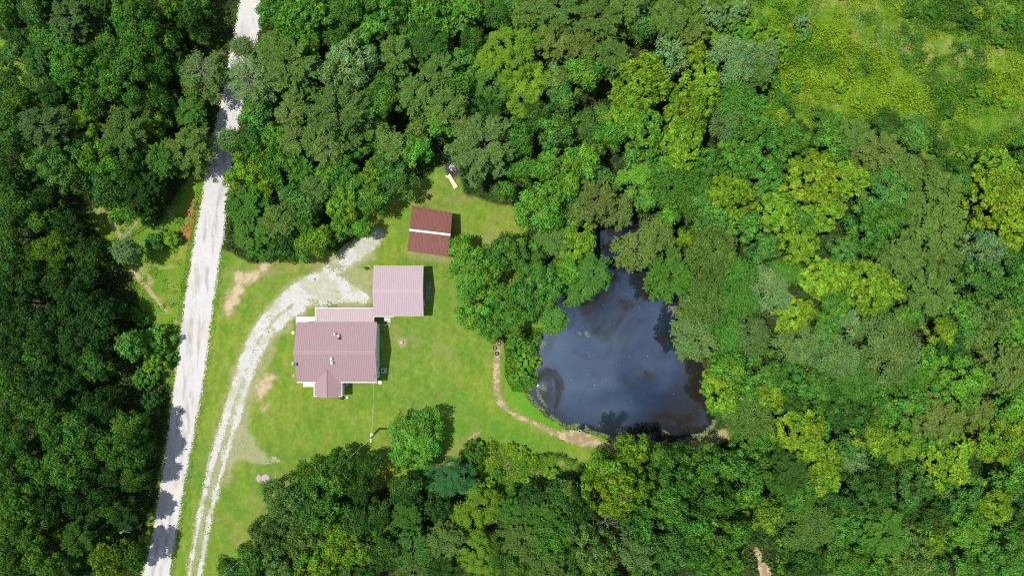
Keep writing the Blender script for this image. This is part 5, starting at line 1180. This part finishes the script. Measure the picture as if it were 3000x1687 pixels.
# ------------------------------------------------------------------ the person walking on the road
pp = W(516, 1210, 1.55); per = empty("person", (pp.x, pp.y, .03), math.radians(15)); tag(per, "dark-haired person in a white shirt and navy trousers walking on the gravel road", "person")
M_SKIN = simple("skin", (.42, .26, .19), .6, .3); M_SHIRT = simple("white_shirt", (.72, .76, .86), .8, .2); M_TROU = simple("navy_trousers", (.025, .03, .07), .85, .1); M_HAIR = simple("dark_hair", (.012, .012, .018), .7, .2); M_SHOE = simple("dark_shoes", (.03, .03, .035), .6, .3)
def skin(name, V, E, R, mat, root=0, par=per):
    me = bpy.data.meshes.new(name); me.from_pydata(V, E, []); o = bpy.data.objects.new(name, me); link(o, par); me.materials.append(mat)
    m = o.modifiers.new("skin", 'SKIN')
    for i, r in enumerate(R):
        sv = me.skin_vertices[0].data[i]; sv.radius = r if hasattr(r, '__len__') else (r, r); sv.use_root = (i == root)
    m.use_smooth_shade = True; s = o.modifiers.new("sub", 'SUBSURF'); s.levels = 2; s.render_levels = 2
    return o
# faces +x, mid stride, hands held forward
BV = [(0, 0, .93), (0, 0, 1.12), (.01, 0, 1.32), (.03, 0, 1.44), (.06, 0, 1.50), (.08, 0, 1.60), (.08, 0, 1.68),
      (.01, .17, 1.39), (.12, .24, 1.16), (.32, .16, 1.08), (.01, -.17, 1.39), (.10, -.24, 1.16), (.30, -.16, 1.10),
      (0, .09, .86), (.16, .10, .50), (.22, .10, .09), (.36, .10, .05), (0, -.09, .86), (-.04, -.10, .48), (-.24, -.10, .14), (-.14, -.11, .05)]
BE = [(0, 1), (1, 2), (2, 3), (3, 4), (4, 5), (5, 6), (2, 7), (7, 8), (8, 9), (2, 10), (10, 11), (11, 12), (0, 13), (13, 14), (14, 15), (15, 16), (0, 17), (17, 18), (18, 19), (19, 20)]
BR_ = [(.15, .11), (.14, .10), (.17, .11), .07, .05, .085, .075, .06, .045, .03, .06, .045, .03, .085, .06, .042, .03, .085, .06, .042, .03]
skin("body", BV, BE, BR_, M_SKIN)
SV = [(0, 0, .90), (0, 0, 1.12), (.01, 0, 1.33), (.03, 0, 1.43), (.01, .18, 1.39), (.08, .235, 1.24), (.01, -.18, 1.39), (.07, -.235, 1.24)]
skin("shirt", SV, [(0, 1), (1, 2), (2, 3), (2, 4), (4, 5), (2, 6), (6, 7)], [(.19, .145), (.17, .13), (.19, .135), .08, .085, .07, .085, .07], M_SHIRT)
TV = [(0, 0, .95), (0, .10, .86), (.16, .10, .50), (.22, .10, .12), (0, -.10, .86), (-.04, -.10, .48), (-.23, -.10, .17)]
skin("trousers", TV, [(0, 1), (1, 2), (2, 3), (0, 4), (4, 5), (5, 6)], [(.165, .125), .105, .08, .065, .105, .08, .065], M_TROU)
mb = MB(); mb.lathe([(.085, -.10), (.112, -.02), (.115, .05), (.09, .115), (.04, .145), (.005, .15)], (.065, 0, 1.64), 20, Matrix.Diagonal((1.05, .92, 1.0))); mb.build("hair", M_HAIR, per, True)
for y, x, z in ((.10, .27, .04), (-.11, -.19, .06)):
    mb = MB(); mb.box((x, y, z), (.27, .095, .08)); mb.build("shoe", M_SHOE, per, bevel=.02)
fz = MB()
for y in (-.03, .03): fz.lathe([(.005, -.006), (.012, 0), (.005, .006)], (.165, y, 1.615), 8)
fz.lathe([(.004, -.02), (.014, -.012), (.004, .02)], (.172, 0, 1.59), 8); fz.box((.163, 0, 1.555), (.012, .05, .01)); fz.build("face", M_HAIR, per)
for sd, hx, hy, hz in ((1, .32, .16, 1.08), (-1, .30, -.16, 1.10)):
    V = [(hx, hy, hz), (hx + .05, hy - sd * .02, hz - .01)]; E = [(0, 1)]; R = [(.028, .03), (.02, .038)]
    for k in range(4):
        oy = (-.03 + .02 * k); i = len(V); L_ = (.06, .075, .07, .055)[k]
        V += [(hx + .085, hy - sd * .02 + oy, hz - .012), (hx + .085 + L_ * .5, hy - sd * .03 + oy, hz - .03), (hx + .085 + L_ * .6, hy - sd * .035 + oy, hz - .06)]; E += [(1, i), (i, i + 1), (i + 1, i + 2)]; R += [.009, .008, .007]
    i = len(V); V += [(hx + .045, hy - sd * .055, hz + .005), (hx + .075, hy - sd * .075, hz)]; E += [(0, i), (i, i + 1)]; R += [.010, .008]
    skin("hand", V, E, R, M_SKIN)
